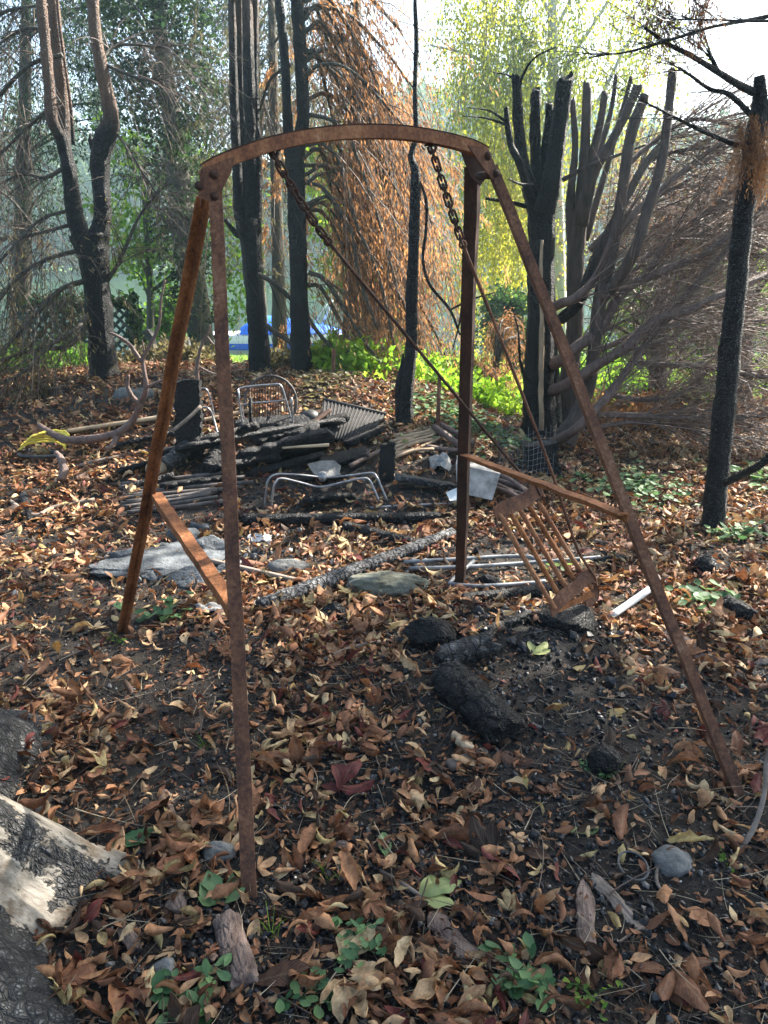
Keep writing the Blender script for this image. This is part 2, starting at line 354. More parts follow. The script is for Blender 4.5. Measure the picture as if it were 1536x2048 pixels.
mk_foliage('leaf_purple', [(0, (.05, .03, .03)), (.5, (.13, .075, .06)), (1, (.22, .13, .09))], .4)
mk_foliage('leaf_plant', [(0, (.03, .09, .03)), (.5, (.08, .155, .07)), (1, (.17, .28, .10))], .35)
mk_foliage('leaf_far', [(0, (.03, .06, .02)), (.5, (.06, .11, .035)), (1, (.13, .17, .05))], .3)
mk_foliage('grass', [(0, (.06, .14, .02)), (.5, (.13, .24, .03)), (1, (.22, .33, .05))], .45, tb=1.8)
mk_foliage('straw', [(0, (.06, .045, .03)), (.5, (.22, .17, .11)), (1, (.46, .38, .27))], .0)
mk_foliage('twig', [(0, (.03, .022, .018)), (.5, (.075, .050, .040)), (1, (.15, .11, .085))], .0)
mk_foliage('twig_brown_sunlit', [(0, (.05, .035, .028)), (.5, (.13, .085, .066)), (1, (.27, .19, .15))], .0)  # brown hedge twigs, colour raised above the plain twig to look sunlit
mk_foliage('twig_char', [(0, (.012, .012, .013)), (1, (.04, .038, .037))], .0, .5)
mk_foliage('coal', [(0, (.006, .006, .007)), (.7, (.022, .022, .024)), (.86, (.05, .05, .05)), (.93, (.16, .15, .14)), (1, (.45, .43, .40))], .0, .38)
# fallen leaves: colour by attribute, veins by uv
k = NT('litter'); uvn = k.n('UVMap').outputs[0]; sx = k.n('SeparateXYZ'); k.l(uvn, sx.inputs[0])
d = k.math('ABSOLUTE', k.math('SUBTRACT', sx.outputs[1], .5)); hb = k.math('SUBTRACT', k.math('MULTIPLY', sx.outputs[0], 12.0), k.math('MULTIPLY', d, 7.0))
vein = k.math('ABSOLUTE', k.math('SUBTRACT', k.math('FRACT', hb), .5)); vm = k.ramp(vein, [(.0, 0.), (.12, 1.)]); mid = k.ramp(d, [(.0, 0.), (.05, 1.)])
base = k.ramp(k.attr(), [(0, (.028, .015, .010)), (.18, (.075, .036, .019)), (.38, (.23, .092, .042)), (.58, (.44, .22, .105)), (.78, (.68, .50, .28)), (.88, (.46, .37, .15)), (.94, (.17, .03, .022)), (1, (.12, .022, .02))])
nz = k.noise(55, 4, .7); base = k.mix(k.ramp(nz, [(.35, 0.), (.7, 1.)]), base, k.mix(1.0, base, (.36, .30, .27), 'MULTIPLY'))
base = k.mix(k.math('MULTIPLY', k.math('SUBTRACT', 1.0, k.math('MULTIPLY', vm, mid)), .35), base, k.mix(.5, base, (.42, .32, .2)))
k.bsdf(base, .62, k.bump(k.math('ADD', k.math('MULTIPLY', vm, .6), k.math('MULTIPLY', nz, .6)), .6, .003), .3, trans=.14, tcol=k.mix(1.0, base, (1.4, 1.15, .8), 'MULTIPLY')); M['litter'] = k.m
# soil: dark charred earth, greyer and browner in places
k = NT('soil'); n1 = k.noise(1.1, 5, .6); n2 = k.noise(40, 6, .75); n3 = k.noise(6, 5, .7)
c = k.mix(k.ramp(n2, [(.3, 0.), (.7, 1.)]), (.004, .004, .004), (.036, .032, .029)); c = k.mix(k.ramp(n1, [(.42, 0.), (.62, 1.)]), c, k.mix(n2, (.008, .0065, .005), (.062, .047, .036)))
pale = k.ramp(k.vor(150), [(.0, 1.), (.16, 0.)]); c = k.mix(k.math('MULTIPLY', pale, k.ramp(n3, [(.45, 0.), (.6, .8)])), c, (.26, .24, .21))
k.bsdf(c, .9, k.bump(k.math('ADD', n2, k.math('MULTIPLY', n3, .6)), 1.0, .02), .25); M['soil'] = k.m
k = NT('lawn'); c = k.mix(k.noise(3, 5), (.06, .12, .02), (.16, .26, .04)); k.bsdf(c, .9, k.bump(k.noise(60, 4), 1, .03)); M['lawn'] = k.m
k = NT('water'); k.bsdf((.02, .045, .04), .08, k.bump(k.noise(2.2, 4, .6, k.scale(.35, 1, 1)), .25, .05), .5); M['water'] = k.m
# trunk at lower left: attribute 1 = bare pale wood, 0 = charred bark
k = NT('root_bark'); n1 = k.noise(16, 5, .7); wc = k.warp(k.scale(1.15, 1.15, .32), 9, .07); ck = k.math('MULTIPLY', k.ramp(k.vor(34, 'DISTANCE_TO_EDGE', wc), [(.0, .1), (.22, 1.)]), k.ramp(k.vor(95, 'DISTANCE_TO_EDGE', wc), [(.0, .4), (.2, 1.)]))
ch = k.mix(k.ramp(n1, [(.35, 0.), (.7, 1.)]), (.016, .016, .017), (.20, .195, .19)); ch = k.mix(ck, (.01, .01, .01), ch)
gr = k.noise(5, 4, .6, k.scale(2, 9, 5)); pw = k.mix(k.ramp(gr, [(.3, 0.), (.7, 1.)]), (.09, .078, .062), (.34, .30, .245)); pw = k.mix(k.ramp(k.noise(7, 5, .7), [(.50, 0.), (.62, 1.)]), pw, (.10, .075, .05))
e = k.ramp(k.math('ADD', k.attr(), k.math('MULTIPLY', k.math('SUBTRACT', k.noise(6, 6, .75, k.scale(.8, 4, 3)), .5), 1.5)), [(.47, 0.), (.53, 1.)])
k.bsdf(k.mix(e, ch, pw), .75, k.bump(k.math('ADD', k.math('MULTIPLY', k.math('SUBTRACT', 1.0, e), k.math('ADD', ck, n1)), k.math('MULTIPLY', gr, .3)), .9, .02), .35); M['root_bark'] = k.m
# ================================================================ terrain
def grid(xs, ys, zf):
    X, Y = np.meshgrid(xs, ys); Z = zf(X, Y); n = len(xs); m = len(ys)
    i = np.arange(m-1)[:, None]; j = np.arange(n-1)[None]
    f = np.stack([i*n+j, i*n+j+1, (i+1)*n+j+1, (i+1)*n+j], -1).reshape(-1, 4)
    return np.stack([X, Y, Z], -1).reshape(-1, 3), f
mb = MB()
xs = np.concatenate([np.linspace(-108, -30, 10), np.linspace(-28, -6, 23), np.arange(-5.5, -2.4, .08), np.arange(-2.4, 2.6, .02), np.arange(2.6, 5.6, .08), np.linspace(6, 28, 23), np.linspace(30, 108, 10)])
ys = np.concatenate([np.linspace(-24, -2, 8), np.arange(-1.5, .8, .1), np.arange(.8, 4.5, .016), np.arange(4.5, 9, .03), np.arange(9, 20, .25), np.linspace(21, 100, 40), np.linspace(104, 123, 5)])
v, f = grid(xs, ys, h); mb.add(v, f)
gr = part('ground', mb, M['soil'], kind='structure')
gr.data.materials.append(M['lawn'])
cy = v[f[:, 0], 1]; cx = v[f[:, 0], 0]
gr.data.polygons.foreach_set('material_index', ((cy > 8.7-.35*np.sin(cx*1.7)) & (cx > -2.2) | (cy > 10)).astype(np.int32))
mb = MB(); v, f = grid(np.array([-108., 108]), np.array([17.2, 79.]), lambda x, y: x*0-.34); mb.add(v, f)
part('lake_water', mb, M['water'], kind='structure', smooth=False)

# ================================================================ swing frame
UP = np.array([0, 0, 1.])
TL = P(428, 322, 2.30); TR = P(972, 300, 2.62)
fL1 = G(499, 1815); fL2 = G(236, 1266); fR1 = G(1492, 1606); fR2 = G(927, 1172)
fL1 = P(499, 1815, fL1[1]); 
ridge = nrm((TR-TL)*[1, 1, 0]); back = np.array([-ridge[1], ridge[0], 0])
fr = thing('garden_swing', 'rusty angle-iron garden swing frame with arched top bar standing on the leaf litter', 'swing', ((fL1+fL2+fR1+fR2)/4)*[1, 1, 0])
def Lprof(w_, t_, w2=None): w2 = w2 or w_; return [(0, 0), (w_, 0), (w_, t_), (t_, t_), (t_, w2), (0, w2)]
def angle_bar(p0, p1, A, B, w_=.044, t_=.005, name='leg', m='rust', k=14, wob=.0015, w2=None):
    b = MB(); p0 = np.array(p0); p1 = np.array(p1); d = nrm(p1-p0)
    A = nrm(A-d*np.dot(A, d)); B = nrm(B-d*np.dot(B, d)-A*np.dot(B, A))
    t = np.linspace(0, 1, k)[:, None]; pts = p0*(1-t)+p1*t+rng.normal(0, wob, (k, 3))
    if np.dot(np.cross(A, B), d) < 0: pr = Lprof(w_, t_, w2)[::-1]
    else: pr = Lprof(w_, t_, w2)
    b.sweep(pr, pts, A, B); return part(name, b, M[m], fr, smooth=False)
dn = np.array([0, 0, -.05])
tl1 = P(431, 380, 2.255); tl2 = P(407, 390, 2.37); tr1 = P(985, 335, 2.60); tr2 = P(955, 350, 2.70)
X = np.array([1., 0, 0]); Y = np.array([0, 1., 0])
# near left leg: broad face to the camera, flange running back on its right
angle_bar(fL1+dn+[-.018, 0, 0], tl1+[-.020, 0, 0], X, Y, m='rust', w_=.038)
angle_bar(fL2+dn+[.005, .03, 0], tl2+[0, .03, 0], nrm([.72, -.70, 0]), nrm([-.70, -.72, 0]), m='rust_orange', w_=.034)
angle_bar(fR1+dn, tr1+[-.01, 0, 0], X, Y, m='rust', w_=.030)
angle_bar(fR2+dn+[.0, 0, 0], tr2+[0, 0, .02], nrm([-.93, .37, 0]), nrm([.80, .6, 0]), m='rust_dark', w_=.046)
# braces
def brace(a, b_, A, B, m):
    angle_bar(a, b_, A, B, name='brace', m=m, w_=.040, t_=.005, w2=.030)
tA = lambda f0, f1, s_: f0*(1-s_)+f1*s_
def on(f0, f1, v0):                   # point of leg f0-f1 that shows at photo row v0
    best = None
    for s_ in np.linspace(0, 1, 400):
        p = tA(f0, f1, s_); rr = p-[0, 0, EYE]; q = -(rr[2]*CP+rr[1]*SP)/(rr[1]*CP-rr[2]*SP)
        e = abs(1024+F*q-v0)
        if best is None or e < best[0]: best = (e, p)
    return best[1]
a1 = on(fL2, tl2, 985); a2 = on(fL1, tl1, 1222)
brace(a1+[.02, 0, .0], a2+[-.02, .01, 0], nrm(np.cross(a2-a1, UP))*-1, -UP, 'rust_orange')
a1 = on(fR2, tr2, 905); a2 = on(fR1, tr1, 1028)
brace(a1+[-.0, -.005, .0], a2+[0, .01, 0], nrm(np.cross(a2-a1, UP)), -UP, 'rust_orange')
# arched bar
arc = [(404, 330, 2.285), (436, 312, 2.30), (475, 297, 2.32), (530, 278, 2.35), (600, 262, 2.40), (680, 252, 2.45), (760, 250, 2.50), (830, 255, 2.54), (900, 268, 2.59), (950, 282, 2.62), (978, 296, 2.635)]
ap = cr(np.array([P(*q) for q in arc]), 5)
b = MB(); tan = nrm(np.gradient(ap, axis=0)); Bn = nrm(np.cross(tan, back)); Bn = np.where((Bn[:, 2:3] > 0), -Bn, Bn)
b.sweep([(0, 0), (0, .035), (.034, .035), (.034, .030), (.005, .030), (.005, 0)], ap, back, Bn); part('top_bar', b, M['rust_light'], fr, smooth=False)
b = MB(); b.sweep([(0, 0), (0, .004), (.034, .004), (.034, 0)], ap+Bn*-.0005, back, -Bn); part('top_flange', b, M['rust_dark'], fr, smooth=False)
# gusset plates and bolts
def PF(u, v, p0, n):                  # ray through pixel meets plane
    r = ray(u, v); o = np.array([0, 0, EYE]); return o+r*np.dot(p0-o, n)/np.dot(r, n)
nL = nrm(-back+[-.08, 0, 0])
gp = [PF(u, v, tl1+nL*.006, nL) for u, v in ((402, 338), (470, 312), (462, 345), (442, 385), (434, 412), (418, 402), (396, 396), (400, 362))]
b = MB().plate(gp, .006, nL); g1 = part('gusset', b, M['rust'], fr, smooth=False)
sg = [tl1+[-.04, .0, .05], tl1+[-.04, 0, -.03], tl1+[-.058, .07, -.04], tl1+[-.052, .07, .045]]
part('side_plate', MB().plate(sg, .005, nrm([-1, -.25, 0])), M['rust'], fr, smooth=False)
def bolt(p, n, par, r=.009, m='rust_dark'):
    b = MB(); n = nrm(n); prof = [(0, 1.0), (.35, 1.0), (.65, .86), (.85, .55), (.98, .1)]
    pts = np.array([p+n*r*1.0*z_ for z_, _ in prof]); b.tube(pts, np.array([r*q for _, q in prof]), 12)
    pts = np.array([p-n*.001, p+n*.0025]); b.tube(pts, r*1.35, 12); part('bolt', b, M[m], par)
for u, v in ((428, 349), (429, 393), (398, 372)): bolt(PF(u, v, tl1+nL*.010, nL), nL, g1)
nR = nrm([.55, -.80, .0])
gp = [PF(u, v, tr1+nR*.012, nR) for u, v in ((935, 291), (975, 296), (984, 318), (1002, 356), (986, 362), (962, 330))]
g2 = part('gusset', MB().plate(gp, .005, nR), M['rust'], fr, smooth=False)
bolt(PF(976, 312, tr1+nR*.016, nR), nR, g2, .010); bolt(PF(993, 347, tr1+nR*.016, nR), nR, g2, .010)
gp = [PF(u, v, tr2, -back) for u, v in ((916, 287), (952, 290), (975, 330), (975, 352), (960, 372), (940, 352))]
part('gusset', MB().plate(gp, .006, -back), M['rust_dark'], fr, smooth=False)
b = MB().tube([P(955, 352, 2.66), P(985, 350, 2.60)], .012, 8); part('leg_spacer', b, M['rust_dark'], fr)
# lugs under the bar
c1 = P(547, 300, 2.38); c2 = P(864, 291, 2.59)
for c_ in (c1, c2):
    b = MB(); b.box(c_+[0, .0, .012], (.040, .030, .026), rot(0, 0, .3)[0]); b.tube(np.array([c_+[.012*cos(a), 0, -.004-.018*abs(sin(a))] for a in np.linspace(0, pi, 8)]), .005, 6); part('hanger_lug', b, M['rust_dark'], fr)

# ================================================================ swing seat, chains, rods
e1 = P(657, 484, 2.46); e2 = P(926, 490, 2.66)
s1 = P(1072, 975, 3.02); s2 = P(1185, 1146, 2.98)
seat = thing('child_swing', 'rusty slatted child swing seat hanging twisted on two chains and iron rods inside the frame', 'swing seat', (s1+s2)/2*[1, 1, 0]+[0, 0, .2])
def chain(a, b_, n, sag, m='rust_dark'):
    t = np.linspace(0, 1, n+1)[:, None]; pts = a*(1-t)+b_*t+np.array([0, 0, -sag])*(4*t*(1-t))
    chn = None
    for i in range(n):
        p = (pts[i]+pts[i+1])/2; d = pts[i+1]-pts[i]; L = np.linalg.norm(d)*.5+.0085; d = nrm(d)
        s0 = nrm(np.cross(d, [0.3, 1, 0.1])); s1_ = np.cross(d, s0); ax = s0 if i % 2 else s1_
        ax = nrm(ax+.15*rng.normal(0, 1, 3)); w_ = .0105
        a_ = np.linspace(0, 2*pi, 21)[:-1]
        q = np.array([p+d*(np.sign(cos(x))*(L-w_)+w_*cos(x))+ax*w_*sin(x) for x in a_])
        lb = MB().tube(q, .0038, 7, closed=True)
        if chn is None: chn = part('chain', lb, M[m], seat)
        else: part('link', lb, M[m], chn)
chain(c1+[0, 0, -.012], e1, 11, .012); chain(c2+[0, 0, -.012], e2, 11, .004)
def rod(pts, r=.0062, m='rust_dark'):
    b = MB().tube(cr(pts, 6), r, 8); e = pts[0]; d = nrm(pts[1]-pts[0])
    b.tube(np.array([e-d*.002+.011*(cos(a)*np.array([1, 0, 0])+sin(a)*np.array([0, 0, 1])) for a in np.linspace(0, 2*pi, 15)[:-1]]), .0045, 6, closed=True)
    return part('hanger_rod', b, M[m], seat)
rod([e1, P(870, 740, 2.68), P(1040, 945, 2.95), P(1066, 962, 3.0), P(1080, 990, 3.03)])
rod([e2, P(1010, 700, 2.76), P(1100, 935, 2.88), P(1150, 1085, 2.96), P(1172, 1128, 2.98), P(1188, 1150, 2.99), P(1193, 1172, 3.0)], m='rust')
# brackets: curved plates with an upturned end
def bracket(pix, hpx, name='bracket'):
    q = cr(np.array([list(P(u, v, D)) for u, v, D in pix]), 5); b = MB()
    along = nrm(q[-1]-q[0]); bd = nrm(nrm(s2-s1)+0*along); 
    hgt = hpx
    prof = [(-.003, -hgt/2), (.003, -hgt/2), (.003, hgt/2), (-.003, hgt/2)]
    hd = nrm(np.array([.32, -.1, -.9])); b.sweep(prof, q, nrm(np.cross(along, hd)), hd); return part(name, b, M['rust_dark'] if name == 'x' else M['rust'], seat, smooth=False)
T0, T1 = (1000, 1030, 2.90), (1078, 1006, 3.06); B0, B1 = (1106, 1212, 2.84), (1180, 1172, 3.0)
bracket([(990, 1030, 2.89), (1015, 1014, 2.93), (1050, 1000, 3.0), (1070, 984, 3.05), (1084, 980, 3.07), (1086, 1000, 3.08)], .062)
bracket([(1101, 1222, 2.83), (1125, 1195, 2.87), (1155, 1172, 2.93), (1172, 1155, 2.97), (1190, 1156, 3.0), (1192, 1185, 3.02), (1170, 1205, 2.99)], .062)
for i in range(5):
    s_ = i/4.0; a = P(*[T0[k_]*(1-s_)+T1[k_]*s_ for k_ in range(3)]); b_ = P(*[B0[k_]*(1-s_)+B1[k_]*s_ for k_ in range(3)])
    m_ = (a+b_)/2+rng.normal(0, .004, 3); d = nrm(b_-a)
    q = cr([a-d*.012+[0, 0, -.01], a+d*.02, m_, b_-d*.02, b_+d*.014], 6)
    r_ = np.full(len(q), .0105); r_[:5] = .0085
    part('seat_bar', MB().tube(q, r_, 10), M['rust_orange' if i % 2 else 'rust_light'], seat)
b = MB(); pb = [P(u, v, D) for u, v, D in ((1104, 1226, 2.84), (1180, 1182, 3.0), (1192, 1190, 3.02), (1118, 1224, 2.86))]
b.plate(pb, .004, nrm(s2-s1)); part('seat_edge', b, M['rust_orange'], seat, smooth=False)
# ================================================================ trees
def foliage_along(b, pts, n, spread, L, W, grav=.5, lo=0., hi=1., along=None):
    """n leaves scattered round curves pts (N,k,3)"""
    pts = np.asarray(pts); N, k_, _ = pts.shape; i = rng.integers(0, N, n); t = rng.random(n)*(k_-1); j = np.minimum(t.astype(int), k_-2); fr_ = (t-j)[:, None]
    p = pts[i, j]*(1-fr_)+pts[i, j+1]*fr_; d = nrm(pts[i, j+1]-pts[i, j])
    p = p+rng.normal(0, spread, (n, 3)); a = d+rng.normal(0, .6, (n, 3))+np.array([0, 0, -grav])
    rv = np.clip(rng.random(N)[i]*.35+rng.random(n)*.35+.6*(vn(p[:, 0], p[:, 2], 2.2, 3)-.25), 0, 1)*(hi-lo)+lo
    b.leaves(p, a, L*(.6+.8*rng.random(n)), W*(.6+.8*rng.random(n)), rv)
def interp(a, t):                     # point on resampled path a at t in 0..1 (array)
    x = np.asarray(t)*(len(a)-1); i = np.minimum(x.astype(int), len(a)-2); f_ = (x-i)[:, None]; return a[i]*(1-f_)+a[i+1]*f_
def side_twigs(b, path, n, L, r, grav=.4, out=.9, lo=.1, dirs=None, rv=(0, 1), seg=5):
    t = lo+(1-lo)*rng.random(n); p = interp(path[:, :3], t); q = interp(path[:, :3], np.minimum(t+.02, 1)); d0 = nrm(q-p+1e-6)
    D = d0*.8+rng.normal(0, out, (n, 3))*.6+(np.array(dirs) if dirs is not None else 0)
    ln = L*(.45+.8*rng.random(n)); return b.twigs(p, D, ln, r*(.7+.6*rng.random(n)), np.array([0, 0, -grav])*(.5+rng.random((n, 1))), seg, rv=rv[0]+(rv[1]-rv[0])*rng.random(n))
def sub(pts, n, lo=.15):
    N, k_, _ = pts.shape; i = rng.integers(0, N, n); t = (lo+(1-lo)*rng.random(n))*(k_-1); j = np.minimum(t.astype(int), k_-2); f_ = (t-j)[:, None]
    return pts[i, j]*(1-f_)+pts[i, j+1]*f_, nrm(pts[i, j+1]-pts[i, j])
def base(lst):                        # sink a trunk's first point into the ground under it
    u, v, D, r = lst[0]; p = P(u, v, D); return np.array([p[0], p[1], float(h(p[0], p[1]))])
def tree(label, cat, limbs, m, loc, name='tree', group=None, n=12, rough=.16):
    t = thing(name, label, cat, loc, group); b = MB(); out = []
    for i, l in enumerate(limbs): out.append(b.limb(l, n, 9, rough, seed=rng.integers(99), jag=1.1 if i else 0))
    part('trunk', b, M[m], t); return t, out
def branches(t, lst, m, n=7, rough=.08):
    out = []
    for l in lst:
        b = MB(); a = b.limb(l, n, 7, rough, seed=rng.integers(99)); part('branch', b, M[m], t); out.append(a)
    return out

# --- A: forked cypress at left
D = 7.2
A_, la = tree('forked cypress at left with charred lower trunk and two bare stems', 'tree', [
    [(212, 775, D, 38), (208, 740, D, 30), (203, 690, D, 27), (196, 600, D, 27), (188, 520, D, 30), (178, 470, D, 36)],
    [(172, 495, D, 22), (150, 430, D, 17), (138, 340, D, 15), (125, 285, D, 13), (104, 240, D-.1, 12), (98, 170, D-.1, 11), (90, 80, D-.1, 11), (80, -20, D-.1, 11), (70, -200, D, 10)],
    [(192, 495, D, 22), (205, 430, D, 17), (200, 330, D, 19), (206, 290, D, 21), (222, 240, D, 17), (212, 180, D, 14), (200, 120, D, 13), (190, 60, D, 12), (184, -30, D, 12), (175, -250, D, 10)],
    [(130, 300, D+.1, 12), (128, 240, D+.2, 12), (118, 120, D+.2, 13), (105, 0, D+.2, 13), (90, -220, D+.2, 11)],
    [(188, 300, D, 7), (182, 285, D, 5), (180, 268, D, 2)], [(147, 290, D+.1, 4), (140, 200, D+.1, 3), (118, 40, D+.1, 3), (112, -60, D+.1, 3)]], 'bark_char', base([(205, 750, D, 0)]), 'cypress_tree')
br = branches(A_, [[(125, 110, D, 5), (60, 130, D, 4), (0, 190, D, 4), (-60, 260, D, 3)], [(130, 335, D, 5), (90, 355, D, 4), (40, 350, D, 3), (-40, 390, D, 2)],
    [(175, 560, D, 6), (120, 580, D-.3, 5), (60, 640, D-.5, 4), (10, 700, D-.6, 2)], [(185, 620, D, 6), (150, 660, D-.3, 5), (100, 690, D-.5, 4), (50, 740, D-.8, 3), (0, 770, D-.9, 2)],
    [(160, 500, D, 5), (90, 520, D-.3, 4), (30, 560, D-.5, 4), (-30, 640, D-.6, 3)], [(180, 640, D, 6), (140, 690, D-.3, 5), (70, 700, D-.4, 4), (0, 720, D-.8, 3)],
    [(140, 420, D, 4), (80, 440, D-.2, 3), (20, 500, D-.3, 3), (-30, 560, D, 2)], [(210, 130, D, 4), (290, 160, D, 3), (350, 150, D, 2)],
    [(200, 120, D, 4), (240, 90, D+.2, 3), (330, 95, D+.2, 2)], [(222, 250, D, 3), (270, 320, D, 2), (320, 400, D, 2)],
    [(120, 200, D, 4), (60, 250, D, 3), (-20, 330, D, 3)], [(140, 450, D, 4), (60, 470, D, 3), (-20, 480, D, 3)], [(215, 560, D, 5), (240, 520, D, 4), (280, 430, D, 3), (330, 370, D, 2)],
    [(100, 60, D, 3), (40, 60, D, 3), (-40, 120, D, 2)], [(95, 10, D, 3), (20, 20, D, 3), (-60, 50, D, 2)]], 'bark_dark')
tw = MB(); P1 = []
for a in br:
    p_, _ = side_twigs(tw, a, 30, .75, .0045, .5, .8); P1.append(p_)
P1 = np.concatenate(P1); q, d_ = sub(P1, 1900); p2, _ = tw.twigs(q, d_+rng.normal(0, .7, (1900, 3)), .28*(.4+rng.random(1900)), .0020, np.array([0, 0, -.5]), 3, rv=rng.random(1900))
part('twigs', tw, M['twig'], A_)
fo = MB(); low = P1[P1[:, 0, 2] < 1.75]
foliage_along(fo, low, 3200, .06, .060, .009, .9, 0, 1); part('dead_foliage', fo, M['leaf_dull'], A_)

# --- B: multi-stem burnt cypress in the middle left
D = 7.9
B_, lb = tree('charred cypress splitting into a sheaf of narrow upright stems', 'tree', [
    [(524, 770, D, 28), (521, 730, D, 23), (515, 650, D, 20), (508, 560, D, 20), (502, 490, D, 22), (495, 440, D, 25)],
    [(486, 460, D, 13), (478, 420, D, 11), (474, 330, D, 10), (468, 200, D, 9), (465, 60, D, 8), (462, -100, D, 8)],
    [(495, 460, D, 10), (489, 400, D+.1, 9), (486, 280, D+.1, 8), (480, 120, D+.1, 7), (478, -100, D, 7)],
    [(500, 460, D, 13), (500, 380, D, 12), (500, 250, D-.1, 12), (497, 130, D-.1, 12), (494, -60, D, 11)],
    [(510, 460, D, 12), (515, 400, D, 10), (513, 300, D, 9), (510, 150, D, 7), (512, -60, D, 6)],
    [(484, 470, D, 8), (474, 468, D-.1, 7), (462, 455, D-.2, 5), (450, 440, D-.3, 4)]], 'bark_char_high', base([(521, 740, D, 0)]), 'cypress_tree')
# --- C: twin-topped burnt trunk
D = 7.6
C_, lc = tree('tall charred trunk forking into two parallel dark stems beside the drooping brown branches', 'tree', [
    [(606, 800, D, 32), (603, 760, D, 23), (602, 690, D, 20), (598, 600, D, 18), (596, 500, D, 18), (593, 400, D, 18), (588, 310, D, 20), (587, 270, D, 18)],
    [(580, 310, D, 13), (575, 240, D, 10), (571, 140, D, 9), (565, 70, D, 9), (556, -20, D, 9), (545, -200, D, 9)],
    [(594, 310, D, 15), (606, 240, D, 13), (603, 140, D, 13), (597, 50, D, 13), (592, -60, D, 12), (588, -250, D, 11)]], 'bark_all_char', base([(603, 775, D, 0)]), 'cypress_tree')
brC = branches(C_, [
    [(612, 100, D, 5), (680, 150, D+.2, 4), (740, 260, D+.4, 4), (800, 400, D+.5, 3), (830, 520, D+.6, 2)],
    [(600, 160, D, 4), (640, 130, D-.2, 4), (700, 140, D-.2, 3), (780, 220, D-.1, 3), (850, 300, D, 2)],
    [(615, 228, D, 4), (680, 250, D, 4), (720, 330, D, 4), (760, 450, D, 3), (800, 600, D, 3)],
    [(612, 290, D, 4), (650, 290, D-.1, 4), (685, 340, D, 4), (710, 440, D, 4), (760, 560, D, 3), (790, 700, D, 2)],
    [(610, 365, D, 4), (650, 380, D, 4), (700, 460, D, 4), (720, 560, D, 4), (755, 660, D, 3)],
    [(617, 545, D, 5), (650, 560, D, 5), (690, 620, D, 4), (740, 700, D, 4), (790, 760, D, 3)],
    [(617, 570, D, 5), (645, 580, D+.1, 4), (700, 680, D+.1, 4), (745, 745, D+.2, 3)],
    [(612, 630, D, 5), (640, 670, D, 4), (670, 700, D, 4), (720, 740, D, 2)],
    [(515, 548, D+.2, 5), (545, 565, D+.2, 5), (585, 600, D+.2, 5)], [(530, 650, D+.2, 6), (555, 668, D+.2, 5), (588, 690, D+.1, 4)],
    *[[(608, v0, D, 4), (608+w1*.4, v0-6-rng.random()*14, D+.1, 3.6), (608+w1, v0+90+60*rng.random(), D+.3+.6*rng.random(), 3), (608+w1*1.5, v0+230+90*rng.random(), D+.6, 2.4), (608+w1*1.75, min(v0+380, 745), D+.8, 1.4)] for v0, w1 in zip(-140+640*np.sort(rng.random(15)), 40+130*rng.random(15))],
    [(590, 20, D, 5), (680, 20, D+.3, 4), (760, 90, D+.5, 3), (830, 180, D+.7, 2)],
    [(600, 60, D, 4), (650, 60, D+.3, 4), (720, 130, D+.4, 3), (800, 270, D+.5, 2)],
    [(590, -60, D, 5), (700, -40, D+.3, 4), (800, 60, D+.5, 3)], [(600, -20, D, 4), (660, 10, D+.5, 4), (740, 120, D+.8, 3), (790, 260, D+1, 2)],
    [(610, 200, D, 4), (660, 190, D+.5, 4), (720, 260, D+.8, 3), (780, 420, D+1, 2)], [(610, 330, D, 4), (660, 340, D+.5, 4), (720, 420, D+.8, 3), (770, 560, D+1, 2)],
    [(612, 420, D, 4), (650, 430, D+.5, 4), (700, 520, D+.8, 3), (740, 640, D+1, 2)], [(580, 130, D, 4), (540, 160, D+.2, 3), (520, 220, D+.3, 2)]], 'bark_dark')
tw = MB(); P1 = []
for a in brC:
    p_, _ = side_twigs(tw, a, 13, .95, .0055, .75, .55, dirs=(.25, .25, -.1)); P1.append(p_)
P1 = np.concatenate(P1); q, d_ = sub(P1, 2300); p2, _ = tw.twigs(q, d_+rng.normal(0, .5, (2300, 3))+[0, 0, -.5], .42*(.4+rng.random(2300)), .0022, np.array([0, 0, -.6]), 4, rv=rng.random(2300))
part('twigs', tw, M['twig'], C_)
fo = MB(); pr_ = P1[:, -1]; 
uu = 768+F*(P1[:, 2, 0]/P1[:, 2, 1]); sel = P1[(uu > 640)]
foliage_along(fo, sel, 15000, .09, .065, .013, 1.3, .25, .8); foliage_along(fo, p2[p2[:, 0, 0] > -.75], 16000, .05, .050, .008, 1.5, .1, .7)
part('dead_foliage', fo, M['leaf_dead'], C_)

